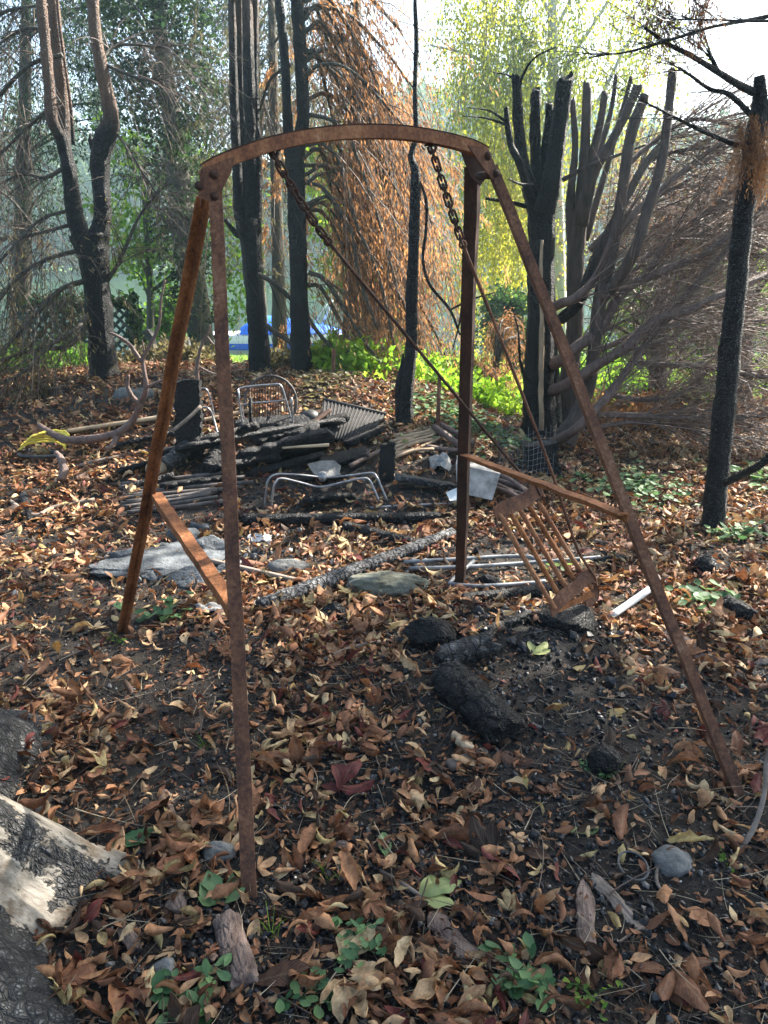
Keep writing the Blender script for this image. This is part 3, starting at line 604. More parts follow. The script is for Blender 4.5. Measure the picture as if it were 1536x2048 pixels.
# --- brown drooping cypress behind, its foliage hanging like curtains
def curtain(label, u0, u1, v0, v1, D0, D1, n, matn, name, cat, trunk, edge=None, leafL=.06, tw_m='twig', per=34, Ls=(.5, 1.2), lo=0, hi=1, W=.011):
    t = thing(name, label, cat, base([(trunk[0][0], trunk[0][1], trunk[0][2], 0)])); b = MB(); b.limb(trunk, 9, 6, .1, 3); part('trunk', b, M['bark_dark'], t)
    ta = cr(PX(trunk), 6); tw = MB(); fo = MB()
    u = u0+(u1-u0)*rng.random(n); v = v0+(v1-v0)*rng.random(n); Dd = D0+(D1-D0)*rng.random(n)
    if edge is not None: k_ = edge(u, v) > rng.random(n); u, v, Dd = u[k_], v[k_], Dd[k_]
    k_ = vn(u, v, 1/55, 7)+.25*rng.random(len(u)) > .42; u, v, Dd = u[k_], v[k_], Dd[k_]
    pt = np.array([P(a_, c_, e_) for a_, c_, e_ in zip(u, v, Dd)]); m_ = len(pt)
    nb = max(6, m_//18); bb = MB()      # limbs from trunk out to some strands
    for i in rng.choice(m_, nb, replace=False):
        z_ = pt[i, 2]; k_ = np.argmin(abs(ta[:, 2]-(z_+.25))); s0 = ta[k_, :3]; mid = (s0+pt[i])/2+[0, 0, .25]
        bb.tube(cr([s0, mid, pt[i]], 5), np.linspace(.018, .006, 11), 6)
    part('branches', bb, M['bark_dark'], t)
    L = Ls[0]+(Ls[1]-Ls[0])*rng.random(m_); p_, _ = tw.twigs(pt, rng.normal(0, .5, (m_, 3))+[0, 0, -.5], L, .004, np.array([0, 0, -.9]), 6, rv=rng.random(m_))
    q, d_ = sub(p_, m_*3); p2, _ = tw.twigs(q, d_+rng.normal(0, .45, (m_*3, 3)), .22*(.5+rng.random(m_*3)), .0016, np.array([0, 0, -.5]), 3, rv=rng.random(m_*3))
    part('twigs', tw, M[tw_m], t)
    foliage_along(fo, p2, m_*per, .018, leafL, W, .9, lo, hi); part('crown', fo, M[matn], t); return t
def edgeC(u, v):    # right outline of the brown tree
    lim = np.interp(v, [-100, 120, 250, 350, 500, 620, 720], [735, 760, 850, 850, 862, 870, 800]); return (u < lim)*np.interp(u, [620, 700, 780], [.2, .65, 1])*np.interp(v, [380, 520, 640], [1, .5, .3])
curtain('fire-browned cypress with orange foliage hanging in curtains behind the thin charred pole', 600, 880, -60, 640, 8.6, 9.6, 470, 'leaf_dead', 'cypress_tree', 'tree', [(700, 740, 9.2, 18), (705, 500, 9.2, 14), (712, 200, 9.2, 10), (716, -150, 9.2, 7)], edgeC, per=100, W=.014)
curtain('half-green cypress with fine grey twigs behind the twin dark stems', 400, 700, -100, 480, 9.8, 11.0, 250, 'leaf_dull', 'cypress_tree', 'tree', [(560, 700, 10.4, 16), (555, 500, 10.4, 13), (548, 200, 10.4, 10), (540, -150, 10.4, 7)], None, per=40)
curtain('cypress with withered drooping brown twigs at the left edge', -160, 140, 380, 620, 6.4, 7.6, 55, 'leaf_dull', 'cypress_tree', 'tree', [(-70, 800, 7.3, 24), (-75, 500, 7.3, 18), (-85, 200, 7.3, 14), (-90, -150, 7.3, 9)], None, per=36)

# --- leafy trees behind
def leafy(label, blobs, trunk, matn, n, L, W, name='leafy_tree', cat='tree', barkm='bark_dark', grav=.2, group=None, nl=None, clump=.22, lo=0, hi=1):
    t = thing(name, label, cat, base([(trunk[0][0], trunk[0][1], trunk[0][2], 0)]), group); b = MB(); ta = b.limb(trunk, 9, 6, .12, 5)
    cen = []
    for (u, v, D_, ru, rv_) in blobs:
        k_ = max(3, int(n*ru*rv_/sum(q[3]*q[4] for q in blobs)))
        a_ = rng.random(k_)*2*pi; r_ = np.sqrt(rng.random(k_)); s_ = S(u, v, D_)
        c_ = P(u, v, D_); X_ = np.stack([c_[0]+np.cos(a_)*r_*ru*s_, c_[1]+rng.normal(0, ru*s_*.5, k_), c_[2]+np.sin(a_)*r_*rv_*s_], 1); cen.append(X_)
    cen = np.concatenate(cen); m_ = len(cen)
    bb = MB()
    for i in rng.choice(m_, min(m_, 26), replace=False):
        k_ = np.argmin(abs(ta[:, 2]-(cen[i, 2]-.4))); s0 = ta[k_, :3]; bb.tube(cr([s0, (s0+cen[i])/2+[0, 0, .15], cen[i]], 5), np.linspace(.022, .006, 11), 5)
    part('trunk', b, M[barkm], t); part('branches', bb, M[barkm], t)
    tw = MB(); q = np.repeat(cen, 4, 0); p_, _ = tw.twigs(q, rng.normal(0, 1, (len(q), 3)), clump*2*(.5+rng.random(len(q))), .003, np.array([0, 0, -grav]), 3, rv=rng.random(len(q))*.6); part('twigs', tw, M['twig'], t)
    fo = MB(); foliage_along(fo, p_, m_*(nl or 60), clump*.22, L, W, grav, lo, hi); part('crown', fo, M[matn], t); return t
leafy('ivy-clad tree with dark leafy trunk left of the near swing leg', [(330, 120, 11, 90, 160), (350, 330, 11, 50, 150), (385, 560, 10.9, 34, 120), (300, -60, 11, 160, 90)], [(405, 710, 11, 26), (392, 600, 11, 26), (365, 440, 11, 26), (345, 250, 11, 20), (320, 50, 11, 14), (310, -200, 11, 8)], 'leaf_dark', 230, .07, .05, nl=40, clump=.2)
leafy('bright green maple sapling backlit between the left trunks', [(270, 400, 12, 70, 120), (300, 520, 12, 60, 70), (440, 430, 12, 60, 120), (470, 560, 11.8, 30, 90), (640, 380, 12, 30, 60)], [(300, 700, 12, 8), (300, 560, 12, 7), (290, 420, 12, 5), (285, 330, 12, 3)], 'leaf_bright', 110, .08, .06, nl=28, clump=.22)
leafy('tall dark conifer with loose foliage at the top left', [(60, 80, 12.5, 190, 170), (210, 40, 12.5, 80, 140), (20, 330, 12.5, 150, 110), (230, 250, 12.5, 50, 120)], [(40, 740, 12.5, 22), (45, 500, 12.5, 18), (50, 200, 12.5, 12), (55, -200, 12.5, 8)], 'leaf_dark', 470, .08, .022, nl=36, clump=.27, grav=.6, name='conifer_tree')
leafy('dark green conifer behind the sheaf of narrow stems', [(470, 60, 13.5, 130, 170), (560, 260, 13.5, 60, 160), (420, 260, 13.5, 60, 110), (640, 60, 13.5, 60, 150)], [(520, 720, 13.5, 18), (515, 500, 13.5, 15), (510, 200, 13.5, 12), (505, -150, 13.5, 8)], 'leaf_dark', 440, .08, .022, nl=36, clump=.27, grav=.6, name='conifer_tree')
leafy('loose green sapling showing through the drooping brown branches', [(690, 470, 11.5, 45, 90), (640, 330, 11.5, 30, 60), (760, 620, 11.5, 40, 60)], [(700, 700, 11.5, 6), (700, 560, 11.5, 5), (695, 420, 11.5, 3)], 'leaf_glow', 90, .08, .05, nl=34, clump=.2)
leafy('low pale green bush beside the trellis and the stone slab', [(318, 648, 13, 34, 26), (345, 610, 13, 14, 34)], [(325, 690, 13, 4), (325, 650, 13, 3), (330, 620, 13, 2)], 'leaf_bright', 60, .07, .05, nl=60, clump=.13, name='bush', cat='bush')
# --- weeping birch
D = 15
t = thing('birch_tree', 'weeping birch with white trunk and yellow-green hanging foliage above the pruned tree', 'tree', base([(1120, 760, D, 0)])); b = MB()
lb_ = [b.limb([(1118, 800, D, 20), (1116, 600, D, 17), (1112, 400, D, 15), (1108, 250, D, 13), (1106, 120, D, 11), (1105, 0, D, 9), (1108, -200, D, 7)], 10, 6, .06, 2)]
part('trunk', b, M['bark_birch'], t)
brl = []
for l in ([(1108, 200, D, 5), (1140, 120, D, 5), (1180, 60, D, 4), (1230, -20, D, 3)], [(1108, 150, D, 5), (1060, 90, D, 4), (1000, 40, D, 3), (930, 60, D, 2)], [(1110, 320, D, 4), (1040, 210, D, 3), (960, 120, D, 3), (860, 90, D, 2)],
          [(1110, 260, D, 4), (1190, 210, D-.5, 4), (1260, 80, D-.5, 3), (1330, 20, D-.5, 2)], [(1105, 40, D, 4), (1050, -60, D, 3), (960, -100, D, 2)], [(1110, 60, D, 4), (1180, -60, D, 3), (1280, -90, D, 2)], [(1112, 380, D, 4), (1060, 300, D-.4, 3), (1000, 270, D-.6, 2)]):
    b = MB(); brl.append(b.limb(l, 6, 6, .05)); part('branch', b, M['bark_birch'], t)
n_ = 980; u = np.concatenate([rng.normal(1005, 55, 380), 860+500*rng.random(n_-380)]); v = np.concatenate([-60+560*rng.random(380), -160+330*rng.random(n_-380)])
kk = (rng.random(n_) < np.interp(u, [840, 900, 960, 1030, 1150, 1300, 1380], [.45, .6, .95, .95, .8, .6, .2])); u, v = u[kk], v[kk]; n_ = len(u)
pt = np.array([P(a_, c_, D+e_) for a_, c_, e_ in zip(u, v, rng.normal(0, .7, n_))])
tw = MB(); p_, _ = tw.twigs(pt, rng.normal(0, .25, (n_, 3))+[0, 0, -.6], .7+1.1*rng.random(n_), .004, np.array([0, 0, -1.]), 7, rv=.3*rng.random(n_)); part('twigs', tw, M['twig'], t)
fo = MB(); z_ = p_[:, 3, 2]; hiy = z_ < 3.4
foliage_along(fo, p_[hiy], int(hiy.sum()*85), .06, .060, .042, .8, .35, 1.0); foliage_along(fo, p_[~hiy], int((~hiy).sum()*36), .07, .060, .042, .8, .0, .75); part('crown', fo, M['leaf_birch'], t)

# --- thin charred pole tree in the middle
D = 6.0
t, _ = tree('thin crooked charred pole tree standing alone behind the swing', 'tree', [
    [(814, 890, D, 20), (813, 850, D, 15), (812, 790, D, 15), (822, 700, D, 12), (823, 600, D, 12), (827, 500, D, 11), (830, 400, D, 11), (831, 345, D, 9), (822, 310, D, 6), (832, 270, D, 6), (830, 180, D, 5), (833, 80, D, 5), (830, 0, D, 4), (832, -120, D, 4)],
    [(806, 880, D, 12), (799, 820, D, 9), (797, 770, D, 7), (804, 735, D, 5), (806, 708, D, 2)]], 'bark_all_char', base([(814, 872, D, 0)]), 'burnt_tree')
bq = branches(t, [[(836, 355, D, 3), (852, 400, D, 3), (852, 460, D, 3), (846, 520, D, 3), (860, 570, D, 3), (900, 620, D, 3), (920, 670, D, 2)], [(900, 620, D, 2), (940, 600, D, 2), (990, 585, D, 1)],
    [(925, 600, D-.1, 2), (918, 650, D-.1, 2), (905, 700, D-.1, 1)]], 'bark_all_char')
# --- F: pruned burnt tree at right of centre
D = 6.7
F_, lf = tree('charred pruned tree with a crown of sawn-off upright stubs right of centre', 'tree', [
    [(1078, 905, D, 52), (1080, 860, D, 38), (1078, 760, D, 30), (1080, 640, D, 28), (1083, 500, D, 27), (1082, 420, D, 30), (1078, 370, D, 36)],
    [(1068, 400, D, 16), (1052, 350, D, 14), (1042, 300, D, 12), (1036, 230, D, 11), (1033, 158, D, 10)],
    [(1062, 400, D-.1, 9), (1040, 330, D-.2, 8), (1022, 290, D-.2, 7), (1014, 240, D-.2, 6), (1012, 215, D-.2, 5)],
    [(1090, 420, D-.1, 22), (1102, 360, D-.2, 19), (1112, 300, D-.2, 18), (1122, 220, D-.2, 17), (1130, 158, D-.2, 17)],
    [(1080, 400, D+.1, 15), (1072, 320, D+.1, 12), (1070, 250, D+.1, 11), (1072, 182, D+.1, 10)],
    [(1088, 390, D+.1, 13), (1092, 310, D+.1, 11), (1098, 240, D+.1, 9), (1098, 208, D+.1, 8)],
    [(1110, 860, D, 16), (1105, 760, D+.1, 14), (1100, 640, D+.1, 12), (1096, 520, D+.1, 12)]], 'bark_all_char', base([(1080, 880, D, 0)]), 'pruned_tree', rough=.2)
branches(F_, [[(1036, 190, D, 3), (1046, 150, D-.2, 3), (1070, 115, D-.3, 2), (1112, 94, D-.4, 1.5)], [(1014, 245, D-.2, 3), (980, 222, D-.3, 2), (935, 215, D-.4, 1)], [(1014, 250, D-.2, 3), (970, 236, D-.3, 2), (925, 232, D-.4, 1)],
    [(1078, 380, D-.3, 3), (1060, 345, D-.4, 3), (1050, 325, D-.4, 2), (1042, 308, D-.4, 1)], [(1072, 370, D-.2, 3), (1040, 368, D-.3, 2.5), (1018, 358, D-.4, 1.5)], [(1060, 415, D, 5), (1020, 405, D-.1, 4), (972, 397, D-.2, 3)],
    [(1065, 765, D-.2, 4), (1050, 750, D-.3, 4), (1040, 720, D-.4, 3), (1036, 660, D-.5, 2), (1020, 600, D-.5, 1)], [(1033, 165, D, 2), (1015, 150, D, 2), (985, 145, D, 1)]], 'bark_all_char')
b = MB(); b.limb([(1083, 860, D-.20, 5), (1082, 760, D-.215, 6), (1084, 640, D-.20, 5), (1082, 540, D-.2, 4), (1084, 480, D-.19, 3)], 6, 5, .5, 4); part('bare_wood', b, M['wood_old'], F_)
# --- G: brown pruned tree and hedge trees
D = 7.0
G_, lg = tree('brown-barked pruned tree with slanting sawn stubs beside the charred one', 'tree', [
    [(1140, 900, D, 44), (1135, 840, D, 30), (1140, 740, D, 19), (1150, 640, D, 17), (1150, 520, D, 18), (1160, 420, D, 18)],
    [(1155, 460, D, 15), (1165, 360, D, 11), (1172, 260, D, 10), (1174, 172, D, 9)], [(1165, 420, D, 12), (1180, 330, D, 9), (1200, 250, D, 8), (1210, 186, D, 7)], [(1160, 430, D+.2, 8), (1200, 300, D+.3, 6), (1222, 220, D+.3, 5), (1232, 152, D+.3, 4)], [(1170, 480, D+.3, 8), (1215, 330, D+.4, 6), (1245, 220, D+.4, 5), (1262, 156, D+.4, 4)],
    [(1160, 450, D-.2, 16), (1185, 350, D-.3, 12), (1225, 280, D-.3, 9), (1255, 220, D-.3, 9), (1275, 174, D-.3, 10)],
    [(1150, 560, D, 12), (1140, 420, D, 9), (1150, 300, D, 7), (1145, 200, D, 6)]], 'bark_smoked', base([(1140, 870, D, 0)]), 'pruned_tree')
branches(G_, [[(1120, 640, D-.4, 12), (1160, 600, D-.5, 12), (1190, 520, D-.5, 11), (1240, 420, D-.5, 9), (1290, 330, D-.3, 8), (1340, 270, D, 6)], [(1125, 360, D-.3, 5), (1180, 330, D-.4, 4), (1250, 305, D-.4, 3), (1290, 290, D-.4, 2)]], 'bark_burnt')
D = 6.3
H_, lh = tree('hedge cypress whose long bare limbs sweep up and right from a low base', 'tree', [
    [(1128, 885, D, 26), (1148, 840, D, 17), (1175, 780, D, 14), (1188, 700, D, 13), (1200, 600, D, 14), (1225, 500, D, 12), (1242, 400, D, 11), (1262, 270, D, 12), (1290, 190, D, 10)],
    [(1200, 600, D, 14), (1235, 560, D-.1, 12), (1270, 500, D-.2, 11), (1295, 420, D-.2, 11), (1322, 330, D-.2, 10), (1334, 250, D-.2, 9), (1345, 148, D-.2, 9)]], 'bark_smoked', base([(1130, 885, D, 0)]), 'cypress_tree')
limbsH = [
    [(1190, 830, D, 7), (1280, 832, D, 7), (1360, 835, D-.1, 7), (1420, 835, D-.1, 6), (1560, 830, D, 5)],
    [(1190, 855, D, 5), (1260, 845, D, 5), (1350, 850, D, 5), (1420, 870, D, 4), (1540, 880, D, 3)],
    [(1260, 725, D, 6), (1340, 730, D, 6), (1430, 735, D, 6), (1500, 750, D, 5), (1580, 760, D, 4)],
    [(1220, 790, D+.2, 5), (1290, 800, D+.2, 5), (1350, 790, D+.2, 4), (1400, 760, D+.3, 3)],
    [(1290, 560, D+.2, 7), (1340, 480, D+.3, 6), (1420, 420, D+.4, 5), (1540, 330, D+.5, 4)], [(1180, 500, D+.3, 7), (1240, 440, D+.3, 6), (1300, 400, D+.4, 5), (1420, 300, D+.5, 4), (1540, 240, D+.5, 3)],
    [(1200, 700, D+.4, 6), (1300, 660, D+.5, 6), (1400, 650, D+.5, 5), (1540, 640, D+.5, 4)], [(1230, 590, D+.5, 6), (1310, 500, D+.5, 5), (1400, 470, D+.6, 4), (1540, 480, D+.6, 3)],
    [(1255, 330, D+.4, 6), (1300, 290, D+.5, 5), (1380, 240, D+.6, 4), (1470, 250, D+.6, 3)], [(1240, 430, D+.6, 6), (1290, 330, D+.6, 5), (1370, 300, D+.6, 4), (1500, 290, D+.6, 3)]]
limbsF = [
    [(1092, 785, D+.52, 12), (1120, 776, D+.1, 12), (1150, 760, D-.1, 12), (1210, 720, D-.2, 11), (1260, 690, D-.2, 11), (1310, 640, D-.2, 10), (1380, 620, D-.2, 9), (1440, 590, D-.2, 8), (1560, 540, D, 6)],
    [(1085, 895, D+.3, 12), (1115, 880, D-.1, 11), (1150, 860, D-.4, 10), (1200, 810, D-.4, 9), (1240, 760, D-.3, 8), (1290, 690, D-.2, 8), (1330, 640, D, 8), (1400, 560, D, 7), (1500, 450, D, 5)],
    [(1095, 735, D+.52, 12), (1125, 718, D+.1, 13), (1160, 690, D, 12), (1200, 660, D, 11), (1250, 580, D, 10), (1330, 540, D, 9), (1420, 500, D, 7), (1540, 400, D, 5)],
    [(1092, 622, D+.52, 10), (1120, 608, D+.1, 10), (1160, 590, D, 9), (1200, 540, D, 8), (1230, 470, D, 7), (1300, 400, D+.2, 6), (1380, 330, D+.3, 5)],]
bh = branches(F_, limbsF, 'bark_brown')+branches(H_, limbsH, 'bark_brown')
tw = MB(); P1 = []
for a in bh:
    p_, _ = side_twigs(tw, a, 40, .95, .0062, .05, .75, dirs=(.45, .1, .25), lo=.2); P1.append(p_)
P1 = np.concatenate(P1); q, d_ = sub(P1, 3800); p2, _ = tw.twigs(q, d_+rng.normal(0, .55, (3800, 3)), .36*(.4+rng.random(3800)), .0026, np.array([.1, 0, -.15]), 3, rv=rng.random(3800))
part('twigs', tw, M['twig_brown_sunlit'], H_)
fo = MB(); foliage_along(fo, p2, 4500, .05, .045, .008, .3, .0, .8); part('dead_foliage', fo, M['leaf_purple'], H_)
# two more dead hedge trees filling the right side
for lab, tr_, us, vs, Dr, nn in (('dead brown hedge conifer at the right edge behind the charred post', [(1480, 880, 8.2, 22), (1490, 600, 8.2, 16), (1500, 350, 8.2, 10), (1500, 240, 8.2, 4)], (1380, 1680), (290, 800), (7.4, 8.8), 200),
                                 ('dead brown hedge conifer between the pruned tree and the charred post', [(1310, 870, 8.6, 20), (1320, 650, 8.6, 15), (1335, 450, 8.6, 9), (1340, 330, 8.6, 4)], (1180, 1460), (340, 790), (7.8, 9.2), 230)):
    t = thing('hedge_tree', lab, 'tree', base([(tr_[0][0], tr_[0][1], tr_[0][2], 0)])); b = MB(); ta = b.limb(tr_, 9, 6, .12, 5); part('trunk', b, M['bark_brown'], t)
    n_ = nn; u = us[0]+(us[1]-us[0])*rng.random(n_); v = vs[0]+(vs[1]-vs[0])*rng.random(n_)**.85; kk = v > np.interp(u, [1150, 1300, 1400, 1500, 1600], [420, 350, 270, 240, 230])+25*np.sin(u/23); u, v = u[kk], v[kk]; n_ = len(u)
    pt = np.array([P(a_, c_, e_) for a_, c_, e_ in zip(u, v, Dr[0]+(Dr[1]-Dr[0])*rng.random(n_))])
    bb = MB(); n3 = 44
    for i in rng.choice(n_, n3, replace=False):
        k_ = np.argmin(abs(ta[:, 2]-(pt[i, 2]-.35))); s0 = ta[k_, :3]; bb.tube(cr([s0, (s0+pt[i])/2+[0, 0, -.10]+rng.normal(0, .08, 3), pt[i]], 6), np.linspace(.026, .007, 13), 6, rough=.08, seed=int(i))
    part('branches', bb, M['bark_brown'], t)
    tw = MB(); q = np.repeat(pt, 5, 0); p_, _ = tw.twigs(q, rng.normal(0, .8, (len(q), 3))+[.2, 0, .35], .55*(.5+rng.random(len(q))), .0045, np.array([0, 0, .0]), 4, rv=rng.random(len(q)))
    q, d_ = sub(p_, n_*16); p2, _ = tw.twigs(q, d_+rng.normal(0, .5, (len(q), 3)), .25*(.4+rng.random(len(q))), .0022, np.array([0, 0, -.2]), 3, rv=rng.random(len(q))); part('twigs', tw, M['twig_brown_sunlit'], t)
    up_ = p2[p2[:, 0, 2] > 1.5]; fo = MB(); foliage_along(fo, up_, 5500, .03, .045, .011, .2, .2, 1); foliage_along(fo, p2, 1800, .03, .045, .008, .4, 0, .7); part('dead_foliage', fo, M['leaf_purple'], t)
# --- right charred post tree
D = 4.45
R_, lr = tree('straight charred trunk with alligator bark standing at the right', 'tree', [
    [(1422, 1085, D, 27), (1425, 1050, D, 23), (1434, 960, D, 22), (1446, 850, D, 22), (1460, 700, D, 21), (1474, 560, D, 20), (1488, 420, D, 20), (1502, 330, D, 19), (1510, 280, D, 20), (1520, 200, D, 15), (1518, 152, D, 10)],
    [(1510, 300, D, 14), (1530, 240, D, 10), (1560, 160, D, 9), (1600, 40, D, 8)]], 'bark_all_char', base([(1425, 1062, D, 0)]), 'burnt_tree', n=14)
brR = branches(R_, [[(1508, 185, D, 8), (1470, 165, D-.1, 7), (1430, 140, D-.2, 6), (1380, 110, D-.3, 5), (1330, 85, D-.4, 4), (1290, 55, D-.5, 2)], [(1436, 142, D-.2, 4), (1425, 120, D-.2, 4), (1416, 98, D-.2, 2)],
    [(1508, 235, D, 6), (1460, 190, D-.1, 5), (1420, 178, D-.1, 4), (1380, 150, D-.2, 3), (1350, 132, D-.2, 1.5)], [(1495, 295, D, 7), (1460, 285, D-.1, 5), (1400, 260, D-.2, 4), (1350, 235, D-.2, 3), (1282, 200, D-.3, 1.5)],
    [(1600, 20, D-.2, 5), (1500, 40, D-.3, 4), (1420, 55, D-.4, 3), (1340, 80, D-.5, 3), (1250, 105, D-.5, 2), (1180, 110, D-.5, 1)], [(1600, 30, D-.2, 3), (1540, 42, D-.3, 3), (1430, 40, D-.4, 2), (1340, 38, D-.5, 1)],
    [(1480, 1000, D-.1, 5), (1450, 965, D-.1, 8), (1520, 930, D-.4, 8), (1560, 890, D-.5, 9)][1:]], 'bark_all_char')
tw = MB(); P1 = []
for a in brR[:6]:
    p_, _ = side_twigs(tw, a, 16, .35, .0028, .1, .7, dirs=(-.5, 0, .3), lo=.35); P1.append(p_)
P1 = np.concatenate(P1); q, d_ = sub(P1, 260); tw.twigs(q, d_+rng.normal(0, .6, (260, 3)), .16*(.4+rng.random(260)), .0014, np.array([0, 0, -.2]), 3, rv=rng.random(260)); part('twigs', tw, M['twig_char'], R_)
fo = MB(); n_ = 60; pt = np.array([P(a_, c_, D-.1) for a_, c_ in zip(1480+70*rng.random(n_), 225+90*rng.random(n_))]); pt2 = np.array([P(a_, c_, D-.4) for a_, c_ in np.concatenate([np.stack([1290+60*rng.random(26), -30+50*rng.random(26)], 1), np.stack([1385+50*rng.random(22), -30+40*rng.random(22)], 1)])])
p_, _ = fo.twigs(np.concatenate([pt, pt2]), np.array([0, 0, -1])+rng.normal(0, .3, (n_+48, 3)), .14+.1*rng.random(n_+48), .0015, np.array([0, 0, -.3]), 4, rv=.3); foliage_along(fo, p_, 5200, .008, .022, .0045, .9, 0.1, .85); part('dead_foliage', fo, M['leaf_dead'], R_)

# --- bushes beyond, seen through the hedge; ivy hedge; undergrowth
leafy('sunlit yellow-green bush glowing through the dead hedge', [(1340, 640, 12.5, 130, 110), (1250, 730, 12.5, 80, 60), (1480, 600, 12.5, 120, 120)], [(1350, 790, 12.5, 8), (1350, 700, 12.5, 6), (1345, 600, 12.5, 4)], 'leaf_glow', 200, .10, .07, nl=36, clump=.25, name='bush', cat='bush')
leafy('tall pale green shrub behind the right end of the hedge', [(1560, 420, 14, 150, 200), (1430, 430, 14, 120, 110), (1270, 440, 14, 90, 150)], [(1500, 760, 14, 10), (1490, 600, 14, 8), (1480, 400, 14, 4)], 'leaf_dull', 250, .10, .06, nl=34, clump=.3, name='shrub', cat='shrub')
leafy('dark ivy-covered bush at the lawn edge left of the charred pruned tree', [(1012, 640, 13, 34, 55), (1040, 700, 13, 24, 30)], [(1018, 740, 13, 6), (1016, 690, 13, 5), (1014, 640, 13, 3)], 'leaf_green', 90, .07, .055, nl=60, clump=.16, name='bush', cat='bush')
leafy('fire-browned little cypress shoots hanging in front of the lawn', [(985, 760, 8.5, 42, 40), (945, 735, 8.5, 20, 30), (1015, 660, 8.8, 22, 40)], [(985, 835, 8.5, 3), (985, 780, 8.5, 3), (990, 720, 8.5, 2)], 'leaf_dead', 70, .05, .009, nl=90, clump=.13, name='shrub', cat='shrub', grav=.9)
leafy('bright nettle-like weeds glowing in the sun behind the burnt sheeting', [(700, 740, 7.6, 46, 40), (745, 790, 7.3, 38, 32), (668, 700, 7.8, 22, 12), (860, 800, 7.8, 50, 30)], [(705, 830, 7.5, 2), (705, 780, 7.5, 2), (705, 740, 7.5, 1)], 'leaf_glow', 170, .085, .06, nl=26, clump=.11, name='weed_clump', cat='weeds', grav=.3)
# --- far wood
fo = MB(); n_ = 170; x_ = np.linspace(-75, 75, n_)+rng.normal(0, 1.2, n_); y_ = 78+rng.random(n_)*22
top = 14+2.5*np.sin(x_/7)+3*rng.random(n_)-np.where(x_ < -9, 3.5, 0)
for i in range(n_):
    H_t = top[i]; m_ = 90; zz = .5+rng.random(m_)**.8*H_t; rr = 3.4*np.sqrt(np.clip(1-(np.abs(zz-H_t*.5)/(H_t*.62))**2.2, .02, 1)); a_ = rng.random(m_)*2*pi
    c_ = np.stack([x_[i]+rr*np.cos(a_), y_[i]+rr*np.sin(a_), 1.8+zz], 1); q = np.repeat(c_, 16, 0)+rng.normal(0, .42, (m_*16, 3))
    fo.leaves(q, rng.normal(0, 1, (len(q), 3)), .55, .40, np.repeat(np.clip(rng.random(m_)*.6+rng.random()*.5, 0, 1), 16))
part('far_wood', fo, M['leaf_far'], None, kind='stuff', label='hazy wooded bank across the water', smooth=False)
# --- lower-left chestnut with its crown, plus an unseen tree added to shade the foreground
fo = MB(); bb = MB()
t = thing('chestnut_tree', 'horse chestnut whose pale bare root and charred bark fill the lower left corner', 'tree', (-1.75, 1.45, 0))
nth, nz = 180, 120; th = np.linspace(0, 2*pi, nth+1)[:-1]; zz = np.concatenate([np.linspace(-.25, 1.6, 96), np.linspace(1.7, 6.5, 24)])
TH, ZZ = np.meshgrid(th, zz)
def lobe(th0, wd, r_, z0): dth = np.angle(np.exp(1j*(TH-th0))); return r_*np.exp(-(dth/wd)**2)*np.exp(-np.clip(ZZ, -.25, 9)/z0)
Rr = .40-.02*ZZ+.39*np.exp(-np.clip(ZZ, 0, 9)/.42)+lobe(radians(9), .17, .27, .5)+lobe(radians(-19), .28, .43, .6)+lobe(radians(57), .22, .30, .30)+lobe(radians(150), .4, .4, .3)+lobe(radians(-110), .4, .4, .3)-lobe(radians(33), .16, .05, .3)
Rr = Rr*(1+.14*(fbm(TH*4, ZZ*2.0, 1.5, 3, 4)-.5)+.05*(fbm(np.cos(TH)*6+TH*3, ZZ*14, 1.5, 3, 8)-.5))
vx = np.stack([Rr*np.cos(TH)-1.75, Rr*np.sin(TH)+1.45, ZZ+0*TH], -1).reshape(-1, 3)
pale = (np.exp(-((np.angle(np.exp(1j*(TH-radians(10))))-.25*ZZ)/.07)**2)*.62+.5*np.exp(-((np.angle(np.exp(1j*(TH-radians(-3))))-.25*ZZ)/.075)**2)+.45*np.exp(-((np.angle(np.exp(1j*(TH-radians(24))))-.2*ZZ)/.05)**2)+.27*ss(radians(-14), radians(-4), np.angle(np.exp(1j*TH)))*ss(radians(75), radians(50), np.angle(np.exp(1j*TH)))).reshape(-1)
i = np.arange(nz-1)[:, None]; j = np.arange(nth)[None]; j2 = (j+1) % nth
fq = np.stack([i*nth+j, i*nth+j2, (i+1)*nth+j2, (i+1)*nth+j], -1).reshape(-1, 4)
b = MB(); b.add(vx, fq, pale); part('trunk', b, M['root_bark'], t)
def crown(t, c0, n, sx_, sy_, sz_, trunk_top, nl=46):
    cen = np.array(c0)+rng.normal(0, 1, (n, 3))*[sx_, sy_, sz_]; cen = cen[cen[:, 2] > 1.75+.36*np.maximum(cen[:, 1], 0)]
    cen = cen[(vn(cen[:, 0], cen[:, 1], .9, 3) > .38)]
    bb = MB()
    for i in rng.choice(len(cen), 40, replace=False): s0 = np.array(trunk_top, float); bb.tube(cr([s0, (s0+cen[i])/2+[0, 0, .5], cen[i]], 5), np.linspace(.08, .012, 11), 6)
    part('branches', bb, M['bark_grey'], t); fo = MB(); q = np.repeat(cen, nl, 0)+rng.normal(0, .24, (len(cen)*nl, 3)); fo.leaves(q, rng.normal(0, 1, (len(q), 3))-[0, 0, .6], .17, .08, rng.random(len(q))); part('crown', fo, M['leaf_green'], t)
crown(t, (-.8, .5, 7.2), 200, 2.2, 2.0, 1.1, (-1.7, 1.4, 6.2))
